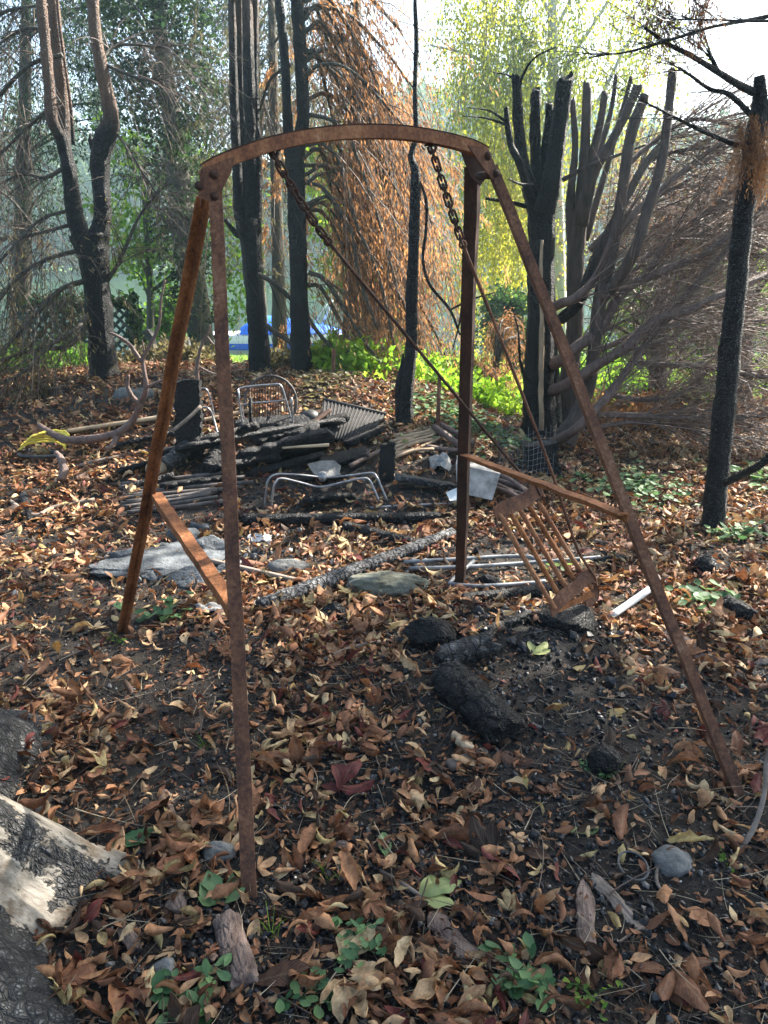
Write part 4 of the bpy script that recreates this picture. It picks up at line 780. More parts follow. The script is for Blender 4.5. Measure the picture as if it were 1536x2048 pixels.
t = thing('chestnut_tree', 'unseen leafy horse chestnut added beyond the right edge to shade the clearing', 'tree', (8.0, 6.4, 0)); b = MB(); b.tube(cr([[8.0, 6.4, -.2], [7.8, 6.3, 2], [7.2, 6.3, 4.2], [6.6, 6.2, 6]], 6), np.linspace(.34, .16, 19), 14, rough=.1); part('trunk', b, M['bark_grey'], t)
crown(t, (5.5, 6.0, 6.9), 330, 2.0, 1.7, 1.0, (6.6, 6.2, 5.6))  # added crown, out of view in the sun's path to dapple the foreground
# ================================================================ burnt and discarded things on the ground
def crackle(x, y, s, k=0):
    x = np.asarray(x)*s; y = np.asarray(y)*s; i0 = np.floor(x); j0 = np.floor(y); ds = []
    for a in (-1, 0, 1):
        for c in (-1, 0, 1):
            i = i0+a; j = j0+c; px = i+.15+.7*hash2(i, j, k); py = j+.15+.7*hash2(i, j, k+5); ds.append((px-x)**2+(py-y)**2)
    ds = np.sort(np.sqrt(np.array(ds)), 0); return ds[1]-ds[0]
def single(name, b, m, label, cat, group=None, smooth=True): return part(name, b, M[m], None, label, cat, group, None, smooth)
def log_mesh(p0, p1, r0, r1, seed=0, n=40, k=44, cs=14, depth=.12, bend=.0, ring=0, flat=1.0, jag=.0, elong=.7):
    """a charred log: cracked surface cut into the mesh, ragged closed ends"""
    b = MB(); p0 = np.array(p0); p1 = np.array(p1); d = p1-p0; L = np.linalg.norm(d); d = d/L
    a = nrm(np.cross(d, [0, 0, 1.])); c = np.cross(a, d); t = np.linspace(0, 1, k); th = np.arange(n)*2*pi/n
    T, H = np.meshgrid(t, th, indexing='ij'); r = r0*(1-T)+r1*T
    if ring: r = r*(1+.16*np.abs(((T*ring+.25*np.sin(H+seed)+.6*vn(T*ring, H, 1, seed)) % 1)-.5)*2-.08)
    x_ = T*L; y_ = H*r0
    ck = np.clip(crackle(x_*elong+seed, np.where(H < pi, H, 2*pi-H)*r0+seed, cs/(r0*6.3)*1.0, seed)/.16, 0, 1)
    r = r*(1+.25*(fbm(x_/r0*.8+seed*3, np.cos(H)*1.2+2*seed, 1, 3, seed)-.45)+.1*(fbm(x_/r0*4, np.sin(H)*4, 1, 3, seed)-.45)-depth*(1-ck))
    e = np.minimum(T, 1-T)*L; r = r*np.clip(.72+e/(r0*.55), 0, 1)**.6
    sh = jag*r0*(vn(np.cos(H)*2, np.sin(H)*2, 1.3, seed)-.5)*2
    pos = p0+d*(x_+sh*np.abs(2*T-1))[..., None]+(np.array([0, 0, 1])*bend*L*(4*t*(1-t))[:, None, None])+r[..., None]*(a*np.cos(H)[..., None]+c*np.sin(H)[..., None]*flat)
    i = np.arange(k-1)[:, None]; j = np.arange(n)[None]; j2 = (j+1) % n
    f = np.stack([i*n+j, i*n+j2, (i+1)*n+j2, (i+1)*n+j], -1).reshape(-1, 4)
    v = pos.reshape(-1, 3); c0 = pos[0].mean(0)+d*.1*r0; c1_ = pos[-1].mean(0)-d*.1*r1; q = len(v); v = np.vstack([v, c0, c1_])
    j = np.arange(n); j2 = (j+1) % n
    b.add(v, [f, np.stack([j2, j, np.full(n, q)], 1), np.stack([j+(k-1)*n, j2+(k-1)*n, np.full(n, q+1)], 1)]); return b
def glog(u0, v0, u1, v1, rp0, rp1, lift0=.6, lift1=.6, **kw):
    a = G(u0, v0); c = G(u1, v1); r0 = rp0*S(u0, v0, a[1]); r1 = rp1*S(u1, v1, c[1])
    return log_mesh(a+[0, 0, r0*lift0], c+[0, 0, r1*lift1], r0, r1, **kw)
def lump(u, v, rx, ry, rz, seed=0, sink=.3, n=26, angular=.0, yaw=0.):
    b = MB(); c = G(u, v); s_ = S(u, v, c[1]); th = np.linspace(0, 2*pi, 2*n+1)[:-1]; ph = np.linspace(-pi/2, pi/2, n)
    PH, TH = np.meshgrid(ph, th, indexing='ij'); d = np.stack([np.cos(PH)*np.cos(TH), np.cos(PH)*np.sin(TH), np.sin(PH)], -1)
    g_ = 1+.35*(fbm(d[..., 0]*1.6+seed*5+3, d[..., 1]*1.6+d[..., 2]*1.3+seed, 1, 4, seed)-.45)
    smooth_ = True
    if angular:
        rr = np.random.default_rng(seed); pl = nrm(rr.normal(0, 1, (10, 3))); k_ = (1/np.maximum((d@pl.T)/(.62+.3*rr.random(10)), 1e-3)); k_[(d@pl.T) < .1] = 9; g_ = g_*(1-angular)+angular*np.minimum(1.15, k_.min(-1))
        g_ = g_*(1+.22*(fbm(d[..., 0]*6+seed, d[..., 1]*6+d[..., 2]*6, 1, 4, seed)-.45))
    v_ = d*g_[..., None]*np.array([rx, ry, rz])*s_; R = rot(0, 0, yaw)[0]; v_ = v_@R.T+c+[0, 0, rz*s_*(1-2*sink)]
    m_ = 2*n; i = np.arange(n-1)[:, None]; j = np.arange(m_)[None]; j2 = (j+1) % m_
    b.add(v_.reshape(-1, 3), np.stack([i*m_+j, i*m_+j2, (i+1)*m_+j2, (i+1)*m_+j], -1).reshape(-1, 4)); return b
def stick(u0, v0, u1, v1, r0, r1=None, dz0=0, dz1=0, bow=.01, n=7, rough=.1):
    a = G(u0, v0); c = G(u1, v1); r1 = r1 or r0; s0 = S(u0, v0, a[1]); s1_ = S(u1, v1, c[1])
    m_ = (a+c)/2+rng.normal(0, bow, 3); p = cr(np.array([[*(a+[0, 0, r0*s0+dz0]), r0*s0], [*(m_+[0, 0, r0*s0+(dz0+dz1)/2]), (r0*s0+r1*s1_)/2], [*(c+[0, 0, r1*s1_+dz1]), r1*s1_]]), 7)
    return MB().tube(p[:, :3], p[:, 3], n, True, rough, int(rng.integers(90)))
def board(u0, v0, u1, v1, wpx, th, dz0=0., dz1=0., tilt=0., seed=0, ragged=.0, D0=None, D1=None):
    a = G(u0, v0) if D0 is None else P(u0, v0, D0); c = G(u1, v1) if D1 is None else P(u1, v1, D1); a = a+[0, 0, dz0+th/2]; c = c+[0, 0, dz1+th/2]
    d = nrm(c-a); side = nrm(np.cross(d, UP)); nn = np.cross(side, d); s2_, n2 = side*cos(tilt)+nn*sin(tilt), nn*cos(tilt)-side*sin(tilt)
    w_ = wpx*S((u0+u1)/2, (v0+v1)/2, (a[1]+c[1])/2); k = 30; t = np.linspace(0, 1, k); r_ = np.random.default_rng(seed); pts = a+(c-a)*t[:, None]
    e1_ = 1+ragged*(fbm(t*9+seed, t*0, 1, 3, seed)-.45)*2; e2_ = 1+ragged*(fbm(t*9+seed+5, t*0, 1, 3, seed+1)-.45)*2
    if ragged: tp = np.clip(np.minimum(t, 1-t)*14, .25, 1); e1_ *= tp; e2_ *= tp
    b = MB(); prof = np.array([[-.5, -.5], [0, -.5], [.5, -.5], [.5, .5], [0, .5], [-.5, .5]]); v = []
    for i in range(k):
        ww = np.array([e1_[i] if q[0] < 0 else e2_[i] for q in prof]); tt = 1+(ragged*.9*(vn(np.array([i*.8]), prof[:1, 0], 1, seed)[0]-.5))
        v.append(pts[i]+(prof[:, 0]*ww)[:, None]*w_*s2_+prof[:, 1:2]*th*tt*n2)
    v = np.array(v); n = 6; i = np.arange(k-1)[:, None]; j = np.arange(n)[None]; j2 = (j+1) % n
    b.add(v.reshape(-1, 3), [np.stack([i*n+j, i*n+j2, (i+1)*n+j2, (i+1)*n+j], -1).reshape(-1, 4), np.arange(n)[::-1][None], (np.arange(n)+(k-1)*n)[None]]); return b
# ---- foreground charred logs
single('charred_log', glog(892, 1372, 1022, 1490, 44, 46, .55, .45, seed=3, n=72, k=96, cs=10, depth=.09, flat=.8, jag=.2, elong=.6), 'char_gloss', 'thick charred log with deep crocodile cracks, largest in the black ash of the foreground', 'log')
single('charred_log', glog(880, 1330, 985, 1300, 24, 24, .6, .8, seed=8, n=44, k=50, cs=9, depth=.08, jag=.4), 'char_ash', 'short grey-topped charred log just behind the thick cracked one', 'log')
single('charred_block', lump(858, 1290, 48, 38, 34, 5, .25, angular=1.), 'char', 'angular black block of charred wood behind the two short logs', 'charred wood')
single('charred_log', lump(1205, 1535, 36, 42, 34, 7, .35, angular=.5), 'char_gloss', 'rounded cracked charcoal stub beside the tiny white-flowered weed', 'log')
single('wood_piece', glog(895, 1540, 972, 1508, 13, 10, .6, .6, seed=9, n=20, k=20, cs=6), 'wood_grey', 'dull brown broken stick in front of the thick charred log', 'wood')
single('wood_chip', board(905, 1478, 942, 1515, 20, .02, .01, .02, .3, 4, .7), 'wood_pale', 'pale splintered wood chip beside the thick charred log', 'wood')
single('charred_log', glog(925, 1205, 1100, 1192, 12, 15, .6, .8, seed=12, n=26, k=50, cs=7, jag=.4), 'char', 'long thin charred branch lying below the hanging swing', 'branch')
single('charred_block', lump(975, 1175, 34, 25, 22, 15, .3, angular=1.), 'char', 'low black lump between the bent tubes and the thin charred branch', 'charred wood')
single('charred_block', lump(1130, 1250, 60, 40, 30, 16, .3, angular=1.), 'char_gloss', 'crumbling black charcoal mound under the low end of the swing', 'charred wood')
single('charred_block', lump(1470, 1235, 38, 36, 30, 17, .3, angular=1.), 'char_gloss', 'black charcoal lump near the right edge by the green seedlings', 'charred wood')
single('charred_block', lump(1225, 1130, 34, 20, 16, 18, .3, angular=1.), 'char', 'small black lump on leaves behind the white pipe', 'charred wood')
single('charred_block', lump(1410, 1145, 24, 22, 26, 19, .25, angular=.3), 'char', 'upright charred stub in front of the straight charred trunk', 'charred wood')
single('charred_block', lump(670, 1235, 34, 24, 20, 21, .3, angular=1.), 'char', 'crumbly charred clod among leaves beside the ringed charred post', 'charred wood')
# ---- ringed charred post
single('charred_post', glog(520, 1228, 905, 1075, 17, 11, .9, .9, seed=4, n=30, k=300, cs=10, depth=.05, ring=46, jag=.2), 'char_ring', 'long round charred post ringed with pale ash cracks lying diagonally', 'post')
single('charred_beam', glog(486, 1050, 880, 1045, 13, 12, .8, .8, seed=6, n=26, k=120, cs=9, jag=.3), 'char', 'straight black charred beam lying level behind the ringed post', 'beam')
single('charred_beam', glog(690, 1062, 830, 1095, 14, 13, .5, .5, seed=7, n=26, k=60, cs=8, jag=.3), 'char', 'short black beam end angled under the level charred beam', 'beam')
single('charred_board', board(600, 1012, 712, 1006, 52, .03, .0, .03, .5, 3, .5), 'char_gloss', 'cracked flat charred board propped under the bent chrome legs', 'board')
# ---- bonfire heap
def upbox(u0, v0, u1, v1, wpx, th, m, name, label, cat, D0=None, lean=0.):
    a = G(u0, v0) if D0 is None else P(u0, v0, D0); top = P(u1, v1, a[1]+lean); a = a-[0, 0, .05]; w_ = wpx*S(u0, v0, a[1]); t = np.linspace(0, 1, 26)[:, None]; pts = a*(1-t)+top*t
    b = MB(); pr = np.array([[-.5, -.5], [-.17, -.52], [.17, -.5], [.5, -.5], [.5, .5], [.17, .52], [-.17, .5], [-.5, .5]]); v = np.array([p+X*q[0]*w_*(1+.07*rng.normal())+Y*q[1]*th for p in pts for q in pr])
    v[-8:, 2] += rng.normal(0, .012, 8); n = 8; i = np.arange(25)[:, None]; j = np.arange(n)[None]; j2 = (j+1) % n
    b.add(v, [np.stack([i*n+j, i*n+j2, (i+1)*n+j2, (i+1)*n+j], -1).reshape(-1, 4), (np.arange(n)+25*n)[None]]); return single(name, b, m, label, cat, smooth=False)
upbox(379, 905, 376, 760, 50, .07, 'char', 'charred_post', 'broad black slab of timber standing upright in the burnt heap', 'post', D0=5.35)
upbox(772, 960, 776, 888, 30, .08, 'char', 'charred_stump', 'short charred post stump with a pale broken top right of the burnt heap', 'stump')
single('charred_plank', board(350, 905, 690, 845, 34, .035, .0, .0, .5, 5, .35, D0=5.15, D1=5.75), 'char_gloss', 'longest blackened plank laid across the top of the burnt heap', 'plank')
single('charred_plank', board(468, 935, 668, 880, 60, .05, .0, .0, .9, 6, .3, D0=5.2, D1=5.5), 'char', 'wide black plank on its edge under the longest one', 'plank')
single('charred_plank', board(480, 965, 655, 925, 40, .04, .0, .02, .7, 7, .4, D0=5.15, D1=5.4), 'char', 'lowest black plank of the heap, sunk in ash', 'plank')
single('charred_plank', board(225, 905, 360, 880, 30, .03, .03, .05, .3, 8, .5), 'char', 'black plank poking out of the heap to the left', 'plank')
single('charred_plank', board(235, 955, 330, 935, 24, .03, .03, .04, .4, 9, .5), 'char', 'small splintered black plank at the left foot of the heap', 'plank')
single('charred_plank', board(600, 965, 690, 955, 50, .03, .0, .01, .2, 19, .5), 'char', 'flat black scrap behind the bent chrome legs', 'plank')
single('charred_log', glog(332, 952, 392, 912, 15, 15, 1.4, 2.2, seed=14, n=28, k=60, cs=8, ring=9), 'char_ash', 'stubby ringed charred log end pointing out of the heap, left one', 'log')
single('charred_log', glog(418, 958, 446, 918, 17, 16, 1., 1.8, seed=15, n=28, k=60, cs=8, ring=7), 'char_gloss', 'stubby ringed charred log end behind the near swing leg', 'log')
single('wood_block', glog(300, 958, 342, 940, 15, 15, 1., 1.2, seed=16, n=20, k=16, cs=4, depth=.02), 'wood_old', 'pale sawn wood end showing past the far left swing leg', 'wood')
single('stick', MB().tube(cr([P(345, 862, 5.1), P(375, 838, 5.15), P(402, 812, 5.22)], 5), .013, 8), 'wood_grey', 'brown stick leaning against the upright black slab', 'stick')
single('stick', MB().tube(cr([P(565, 896, 5.25), P(610, 893, 5.25), P(658, 890, 5.3)], 5), np.linspace(.008, .014, 11), 8), 'wood_pale', 'pale unburnt stick caught between the black planks', 'stick')
single('timber_plank', board(135, 872, 322, 846, 20, .03, .02, .03, .3, 10), 'wood_pale', 'long pale plank on the slope behind the dead branch', 'plank')
single('timber_plank', board(405, 850, 500, 832, 24, .03, .02, .03, .3, 11), 'wood_old', 'weathered plank end behind the metal chair frames', 'plank')
single('steel_sheet', MB().plate([P(u, v, D) for u, v, D in ((615, 928, 5.0), (640, 922, 5.1), (668, 921, 5.1), (682, 932, 5.05), (678, 950, 4.95), (650, 957, 4.9), (630, 950, 4.92), (622, 940, 4.96))], .004, [0, -.3, 1]), 'stone', 'torn pale grey sheet lying in the ash behind the bent chrome legs', 'sheet', smooth=False)
# grate
t = thing('barbecue_grate', 'round rusty barbecue grate leaning upright behind the metal chair frames', 'grate', P(540, 860, 6.1))
c = P(541, 806, 6.15); r_ = 55*S(541, 806, 6.15); ax2 = nrm([.0, .35, .94]); th = np.linspace(0, 2*pi, 49)[:-1]
part('rim', MB().tube([c+X*r_*cos(a)*.95+ax2*r_*sin(a) for a in th], .010, 8, closed=True), M['burnt_metal'], t)
b = MB()
for x in np.linspace(-.92, .92, 19): y = sqrt_ = math.sqrt(max(0, 1-x*x)); b.tube([c+X*r_*x*.95-ax2*r_*y, c+X*r_*x*.95+ax2*r_*y], .0045, 6)
part('bars', b, M['rust_dark'], t)
def frame(name, label, cat, tubes, r=.0075, m='steel', group=None):
    if name == 'metal_tubing': tubes = [[(u, v, G(u, v, .035)[1]) for u, v, _ in l] for l in tubes]
    p0 = np.array(tubes[0][0]); t = thing(name, label, cat, P(*p0[:3]), group)
    for l in tubes: part('tube', MB().tube(cr([P(*q) for q in l], 6), r, 9), M[m], t)
    return t
frame('chair_frame', 'bent chrome chair frame left of the near swing leg, upright in the leaves', 'chair frame', [
    [(324, 872, 5.9), (321, 810, 5.9), (327, 788, 5.9), (345, 780, 5.95), (400, 776, 6.0), (415, 782, 6.0), (424, 810, 6.0), (434, 870, 6.0)], [(318, 850, 5.6), (322, 822, 5.6), (400, 815, 5.7), (418, 818, 5.7), (428, 840, 5.7), (440, 885, 5.6)]])
frame('chair_frame', 'chrome chair frame right of the near swing leg with two hoops', 'chair frame', [
    [(492, 870, 5.7), (482, 830, 5.7), (478, 790, 5.7), (482, 776, 5.75), (545, 769, 5.8), (562, 772, 5.8), (572, 800, 5.8), (588, 858, 5.8)], [(500, 880, 5.9), (484, 820, 5.9), (492, 808, 5.9), (550, 803, 5.9), (570, 800, 5.85)], [(583, 795, 5.75), (586, 855, 5.75)]])
single('charred_stake', MB().tube([P(503, 868, 5.6), P(501, 830, 5.62), P(501, 796, 5.62)], .014, 10, rough=.3), 'char', 'thin charred stake standing before the round grate', 'stake')
b = MB(); c = P(620, 838, 5.95); R_b = .085; pr = [(1, 0), (.95, .025), (.8, .05), (.5, .068), (.0, .075)]; th = np.arange(28)*2*pi/28
v_ = np.array([[c[0]+R_b*a*cos(q), c[1]+R_b*a*sin(q), c[2]+z_] for a, z_ in pr for q in th]); i = np.arange(4)[:, None]; j = np.arange(28)[None]; j2 = (j+1) % 28
b.add(v_, np.stack([i*28+j, i*28+j2, (i+1)*28+j2, (i+1)*28+j], -1).reshape(-1, 4)); b.tube([c+[R_b*1.04*cos(q), R_b*1.04*sin(q), 0] for q in th], .008, 6, closed=True)
single('black_bowl', b, 'rubber', 'black upturned bowl between the round grate and the ribbed sheet', 'bowl')
t = thing('ribbed_panel', 'dark ribbed sheet panel leaning on the heap in front of the green weeds', 'panel', P(700, 880, 5.7))
cn = [P(646, 800, 6.1), P(772, 829, 6.0), P(728, 886, 5.6), P(640, 872, 5.6)]; nn = nrm(np.cross(cn[1]-cn[0], cn[3]-cn[0])); 
part('sheet', MB().plate(cn, .006, nn), M['sheet_dark'], t, smooth=False); b = MB()
for s_ in np.linspace(.03, .97, 17): a = cn[0]*(1-s_)+cn[1]*s_; c = cn[3]*(1-s_)+cn[2]*s_; b.tube([a-nn*.005, c-nn*.005], .006, 6); b.tube([a+nn*.005, c+nn*.005], .006, 6)
part('ribs', b, M['sheet_dark'], t); part('edge_strip', MB().tube([cn[0]-nn*.0+UP*.004, cn[1]+UP*.004], .016, 8), M['sheet_dark'], t)
single('broken_board', board(600, 868, 660, 822, 22, .02, 0, 0, .3, 12, .2, D0=5.6, D1=5.9), 'rust_dark', 'small reddish board lying on the ribbed sheet', 'board')
# bent chrome legs
t = frame('tube_legs', 'pair of bent chrome table legs standing on the leaves in front of the heap', 'legs', [
    [(528, 1028, 4.72), (532, 985, 4.72), (536, 962, 4.72), (552, 949, 4.75), (600, 950, 4.8), (650, 955, 4.85), (700, 951, 4.85), (742, 946, 4.85), (754, 955, 4.82), (763, 975, 4.8), (774, 1000, 4.75)],
    [(541, 1031, 4.62), (545, 990, 4.62), (550, 967, 4.62), (562, 957, 4.65), (600, 965, 4.68), (640, 974, 4.7), (680, 966, 4.7), (722, 957, 4.7), (738, 960, 4.7), (748, 978, 4.68), (758, 1002, 4.65)]])
part('hinge_disc', MB().tube([P(645, 951, 4.83), P(645, 955, 4.74)], .030, 20), M['steel'], t)
# canes and sticks
ORD = ('topmost', 'second', 'third', 'fourth', 'fifth', 'sixth', 'seventh', 'eighth', 'ninth', 'tenth', 'lowest')
for i in range(11):
    v0 = 972+5.6*i+rng.normal(0, 1); single('garden_cane', stick(238+rng.normal(0, 6)+i*1.5, v0+4, 480+rng.normal(0, 26)-i*7, v0-17+rng.normal(0, 2), 4.2, 4.2, .01, .02, .004, 6), 'slat', ORD[i]+' grey-brown cane from the back in the fan left of the near swing leg', 'cane', 'fanned canes left of the near swing leg')
for i in range(9):
    single('stick', stick(785+rng.normal(0, 6), 925-5.5*i, 868+rng.normal(0, 12), 899-5*i+rng.normal(0, 5), 3.8, 3.2, .02, .03, .01), 'wood_old', ORD[8-i]+' cut stick from the back of the small pile right of the charred stump', 'stick', 'sticks piled right of the charred stump')
for i in range(8):
    single('pole', stick(958+rng.normal(0, 8), 940+6*i, 1062+rng.normal(0, 14), 992+5*i+rng.normal(0, 4), 5, 4.6, .03, .02, .01), 'bark_brown', ORD[i]+' dark brown pole from the back in the bundle behind the white tub', 'pole', 'poles bundled behind the white tub')
for l, lab in (((868, 868, 925, 915, 7), 'thick brown pole running from the rusty post to the far swing leg'), ((880, 862, 945, 905, 6), 'brown pole right of the thick one beside the rusty post'), ((850, 905, 935, 920, 5), 'thin pole lying flat left of the far swing leg'), ((700, 945, 765, 918, 5), 'grey-brown pole ending at the short charred stump')): single('pole', stick(*l, None, .03, .05), 'bark_brown', lab, 'pole')
# tubes below
frame('metal_tubing', 'bent grey metal tubing lying flat between the far leg and the swing', 'tubing', [
    [(808, 1124, 4.02), (900, 1119, 4.05), (1000, 1113, 4.1), (1060, 1114, 4.1), (1078, 1128, 4.0)], [(818, 1137, 3.92), (920, 1134, 3.95), (1050, 1126, 3.98), (1160, 1118, 4.0), (1200, 1114, 4.02)],
    [(898, 1168, 3.72), (915, 1150, 3.80), (948, 1122, 4.0)], [(896, 1168, 3.72), (960, 1172, 3.7), (1060, 1166, 3.72), (1090, 1162, 3.74)]], .011, 'pipe_grey')
b = stick(1222, 1246, 1312, 1196, 7.5, 7, .02, .06, .0, 14, 0); o = single('white_pipe', b, 'white_plastic', 'short white plastic pipe resting on leaves beside the near right swing leg', 'pipe')
single('wooden_lath', board(335, 1112, 635, 1180, 11, .022, .02, .015, .15, 21), 'wood_grey', 'long grooved grey lath crossing behind the left brace', 'lath')
single('dark_board', board(246, 1166, 330, 1152, 14, .02, .02, .02, .1, 22), 'char', 'short dark board beside the far left swing leg', 'board')
single('rusty_bar', stick(655, 1128, 760, 1118, 3.5), 'rust', 'thin rusty bar on leaves behind the ringed post', 'bar')
single('steel_rod', stick(740, 1018, 905, 1010, 2.5), 'steel', 'thin metal rod behind the black beam', 'rod')
# stones, slab
single('concrete_slab', lump(320, 1120, 122, 90, 15, 31, .35, 44, 1., .35), 'ash', 'broad flat broken concrete slab dusted with ash behind the left legs', 'slab')
for u, v, r_, sd_, lab in ((245, 1120, 30, 51, 'ashy rubble piece on the left end of the concrete slab'), (360, 1080, 34, 52, 'ashy rubble piece behind the left brace'), (430, 1105, 38, 53, 'ashy rubble piece between left brace and near leg'), (300, 1160, 22, 54, 'small ashy rubble piece before the slab'), (450, 1150, 26, 55, 'small ashy rubble piece by the near leg'), (330, 1100, 20, 56, 'broken rubble chip lying on top of the slab'), (400, 1060, 22, 57, 'ashy rubble chip behind the slab')):
    single('rubble', lump(u, v, r_, r_*.8, r_*.55, sd_, .25, 22, 1.), 'ash', lab, 'rubble', 'ashy rubble around the concrete slab')
single('stone', lump(395, 1165, 55, 38, 22, 32, .35, 30, 1., .2), 'ash', 'ash-covered rubble lump in front of the concrete slab', 'stone')
single('stone', lump(775, 1180, 78, 46, 30, 33, .35, 36, .5), 'stone_moss', 'rounded mossy stone right of the ringed charred post', 'stone')
single('stone', lump(575, 1140, 40, 26, 18, 34, .3, 26, .5), 'stone', 'grey stone behind the near swing leg between lath and post', 'stone')
single('stone', lump(322, 1955, 34, 30, 26, 35, .3, 22, .9), 'stone', 'pale angular stone in the lower left beside the chestnut root', 'stone')
single('stone', lump(434, 1708, 36, 22, 16, 36, .35, 22, .8), 'stone', 'flat grey stone left of the near swing leg', 'stone')
single('stone', lump(1345, 1728, 40, 34, 22, 37, .35, 24, .3), 'stone', 'round grey stone next to the rubber ring', 'stone')
single('stone', lump(545, 795, 1, 1, 1, 38) if False else lump(262, 800, 34, 20, 18, 38, .3, 22, .6), 'stone', 'pale stone on the leafy slope below the forked cypress', 'stone')
single('stone', lump(285, 796, 24, 16, 14, 39, .3, 20, .6), 'stone', 'smaller grey stone right of the pale one on the slope', 'stone')
b = MB(); c = P(296, 712, 9.5); s_ = S(296, 712, 9.5); b.plate([c+[x*s_, 0, z*s_] for x, z in ((-17, -14), (-16, 24), (-6, 50), (8, 52), (16, 36), (17, -14))], .12, Y)
single('stone_slab', b, 'stone', 'upright dark stone slab on the bank right of the trellis', 'stone', smooth=False)
b = MB(); c = P(352, 712, 9.6); b.plate([c+[x*s_, 0, z*s_] for x, z in ((-28, -10), (-24, 30), (0, 42), (26, 36), (32, -10))], .2, Y); single('stone_slab', b, 'stone', 'broad low stone slab on the bank behind the far left leg', 'stone', smooth=False)
# hoses, ring
t = thing('hose_coil', 'tangled coil of yellow hose lying on the leaves at the left', 'hose', G(85, 905)); c = G(85, 915)
for i in range(8):
    q = np.array([c+[.17*cos(a)*(1-.03*i)+.012*i, .10*sin(a), .05+.035*(1-abs(i-3.5)/4)+.045*sin(a)+.012*i] for a in np.linspace(.15+.05*i, pi*.98-.07*i, 14)])+rng.normal(0, .003, (14, 3)); part('coil', MB().tube(cr(q, 3), .0075, 7), M['yellow_hose'], t)
b = MB().tube([c+[.16*cos(a), .09*sin(a)-.02, .03] for a in np.linspace(0, 2*pi, 25)[:-1]], .014, 8, closed=True); single('black_hose', b, 'rubber', 'black hose loop under the yellow coil', 'hose')
c = G(1265, 1742); r_ = 28*S(1265, 1742, c[1]); single('rubber_ring', MB().tube([c+[r_*cos(a), r_*sin(a)*1.2, .018+.006*sin(a)] for a in np.linspace(0, 2*pi, 41)[:-1]], .0032, 7, closed=True), 'ring', 'thin grey ring lying on the soil at the lower right', 'ring')
# white tub and rubbish
t = thing('plastic_tub', 'dirty white plastic tub standing on its side behind the far right swing leg', 'tub', G(950, 1000)); Dd = 4.75
q = [P(u, v, D) for u, v, D in ((912, 928, Dd), (1000, 948, Dd+.02), (984, 1000, Dd-.08), (915, 985, Dd-.08))]; bk = [p_+[.03, .22, .0] for p_ in q]
part('bottom', MB().plate(q, .005, nrm(np.cross(q[1]-q[0], q[3]-q[0]))), M['dirty_plastic'], t, smooth=False)
b = MB()
for i in range(4): a_, c_ = q[i], q[(i+1) % 4]; e_, f_ = bk[(i+1) % 4], bk[i]; b.plate([a_, c_, e_, f_], .004, nrm(np.cross(c_-a_, e_-a_)))
part('sides', b, M['dirty_plastic'], t, smooth=False); part('rim', MB().tube([p_ for p_ in bk], .006, 6, closed=True), M['white_plastic'], t)
b = MB(); b.plate([P(u, v, D) for u, v, D in ((892, 985, 4.7), (930, 968, 4.72), (928, 998, 4.62), (900, 1002, 4.6))], .006, [-.3, -1, .3]); single('plastic_scrap', b, 'white_plastic', 'white plastic fragment left of the dirty tub', 'plastic', smooth=False)
def crumple(u, v, rx, ry, hgt, seed, m, label, cat='rubbish'):
    c = G(u, v); s_ = S(u, v, c[1]); g_ = np.linspace(-1, 1, 22); X_, Y_ = np.meshgrid(g_, g_); k_ = 1-.35*fbm(np.arctan2(Y_, X_)*1.5+seed, X_*0, 1, 2, seed); Z_ = hgt*(fbm(X_*2.2+seed, Y_*2.2, 1, 4, seed))+.006
    x_ = c[0]+X_*rx*s_*k_*np.sqrt(1-Y_**2/2); y_ = c[1]+Y_*ry*s_*k_*np.sqrt(1-X_**2/2); z_ = h(x_, y_)+Z_*np.clip(1.3-(X_**2+Y_**2)*.6, .15, 1); i = np.arange(21)[:, None]; j = np.arange(21)[None]
    b = MB(); b.add(np.stack([x_, y_, z_], -1).reshape(-1, 3), np.stack([i*22+j, i*22+j+1, (i+1)*22+j+1, (i+1)*22+j], -1).reshape(-1, 4)); return single('plastic_sheet' if cat == 'rubbish' else cat, b, m, label, cat)
crumple(517, 1215, 22, 26, .06, 1, 'dirty_plastic', 'crumpled white plastic sheet under the end of the ringed post')
crumple(425, 1222, 40, 26, .05, 2, 'dirty_plastic', 'flattened whitish plastic scrap left of the near swing leg')
crumple(880, 935, 26, 36, .12, 3, 'dirty_plastic', 'melted off-white plastic tangle left of the dirty tub')
crumple(520, 1078, 28, 22, .04, 4, 'white_plastic', 'small white scrap in front of the black beam, left end')
single('charred_board', board(790, 972, 915, 990, 34, .04, .05, .03, .1, 23, .3), 'char_ash', 'grey-topped charred board lying left of the far right leg', 'board')
single('charred_board', board(850, 1140, 1, 1, 1, .01) if False else board(1010, 1262, 1060, 1240, 14, .02, .02, .03, .2, 24, .4), 'char_ash', 'small ashy board chip at the top of the charcoal mound', 'board')
# rusty posts
for u0, v0, u1, v1, lab in ((875, 868, 879, 752, 'short rusty post standing right of the thin charred pole tree'), (667, 790, 667, 698, 'thin rusty stake standing in the sunlit weeds')):
    a = G(u0, v0) if u0 > 700 else P(u0, v0, 7.3); b = MB(); b.tube([a-[0, 0, .05], (a+P(u1, v1, a[1]))/2, P(u1, v1, a[1])], 4*S(u0, v0, a[1]), 8, rough=.1); single('rusty_post', b, 'rust', lab, 'post')
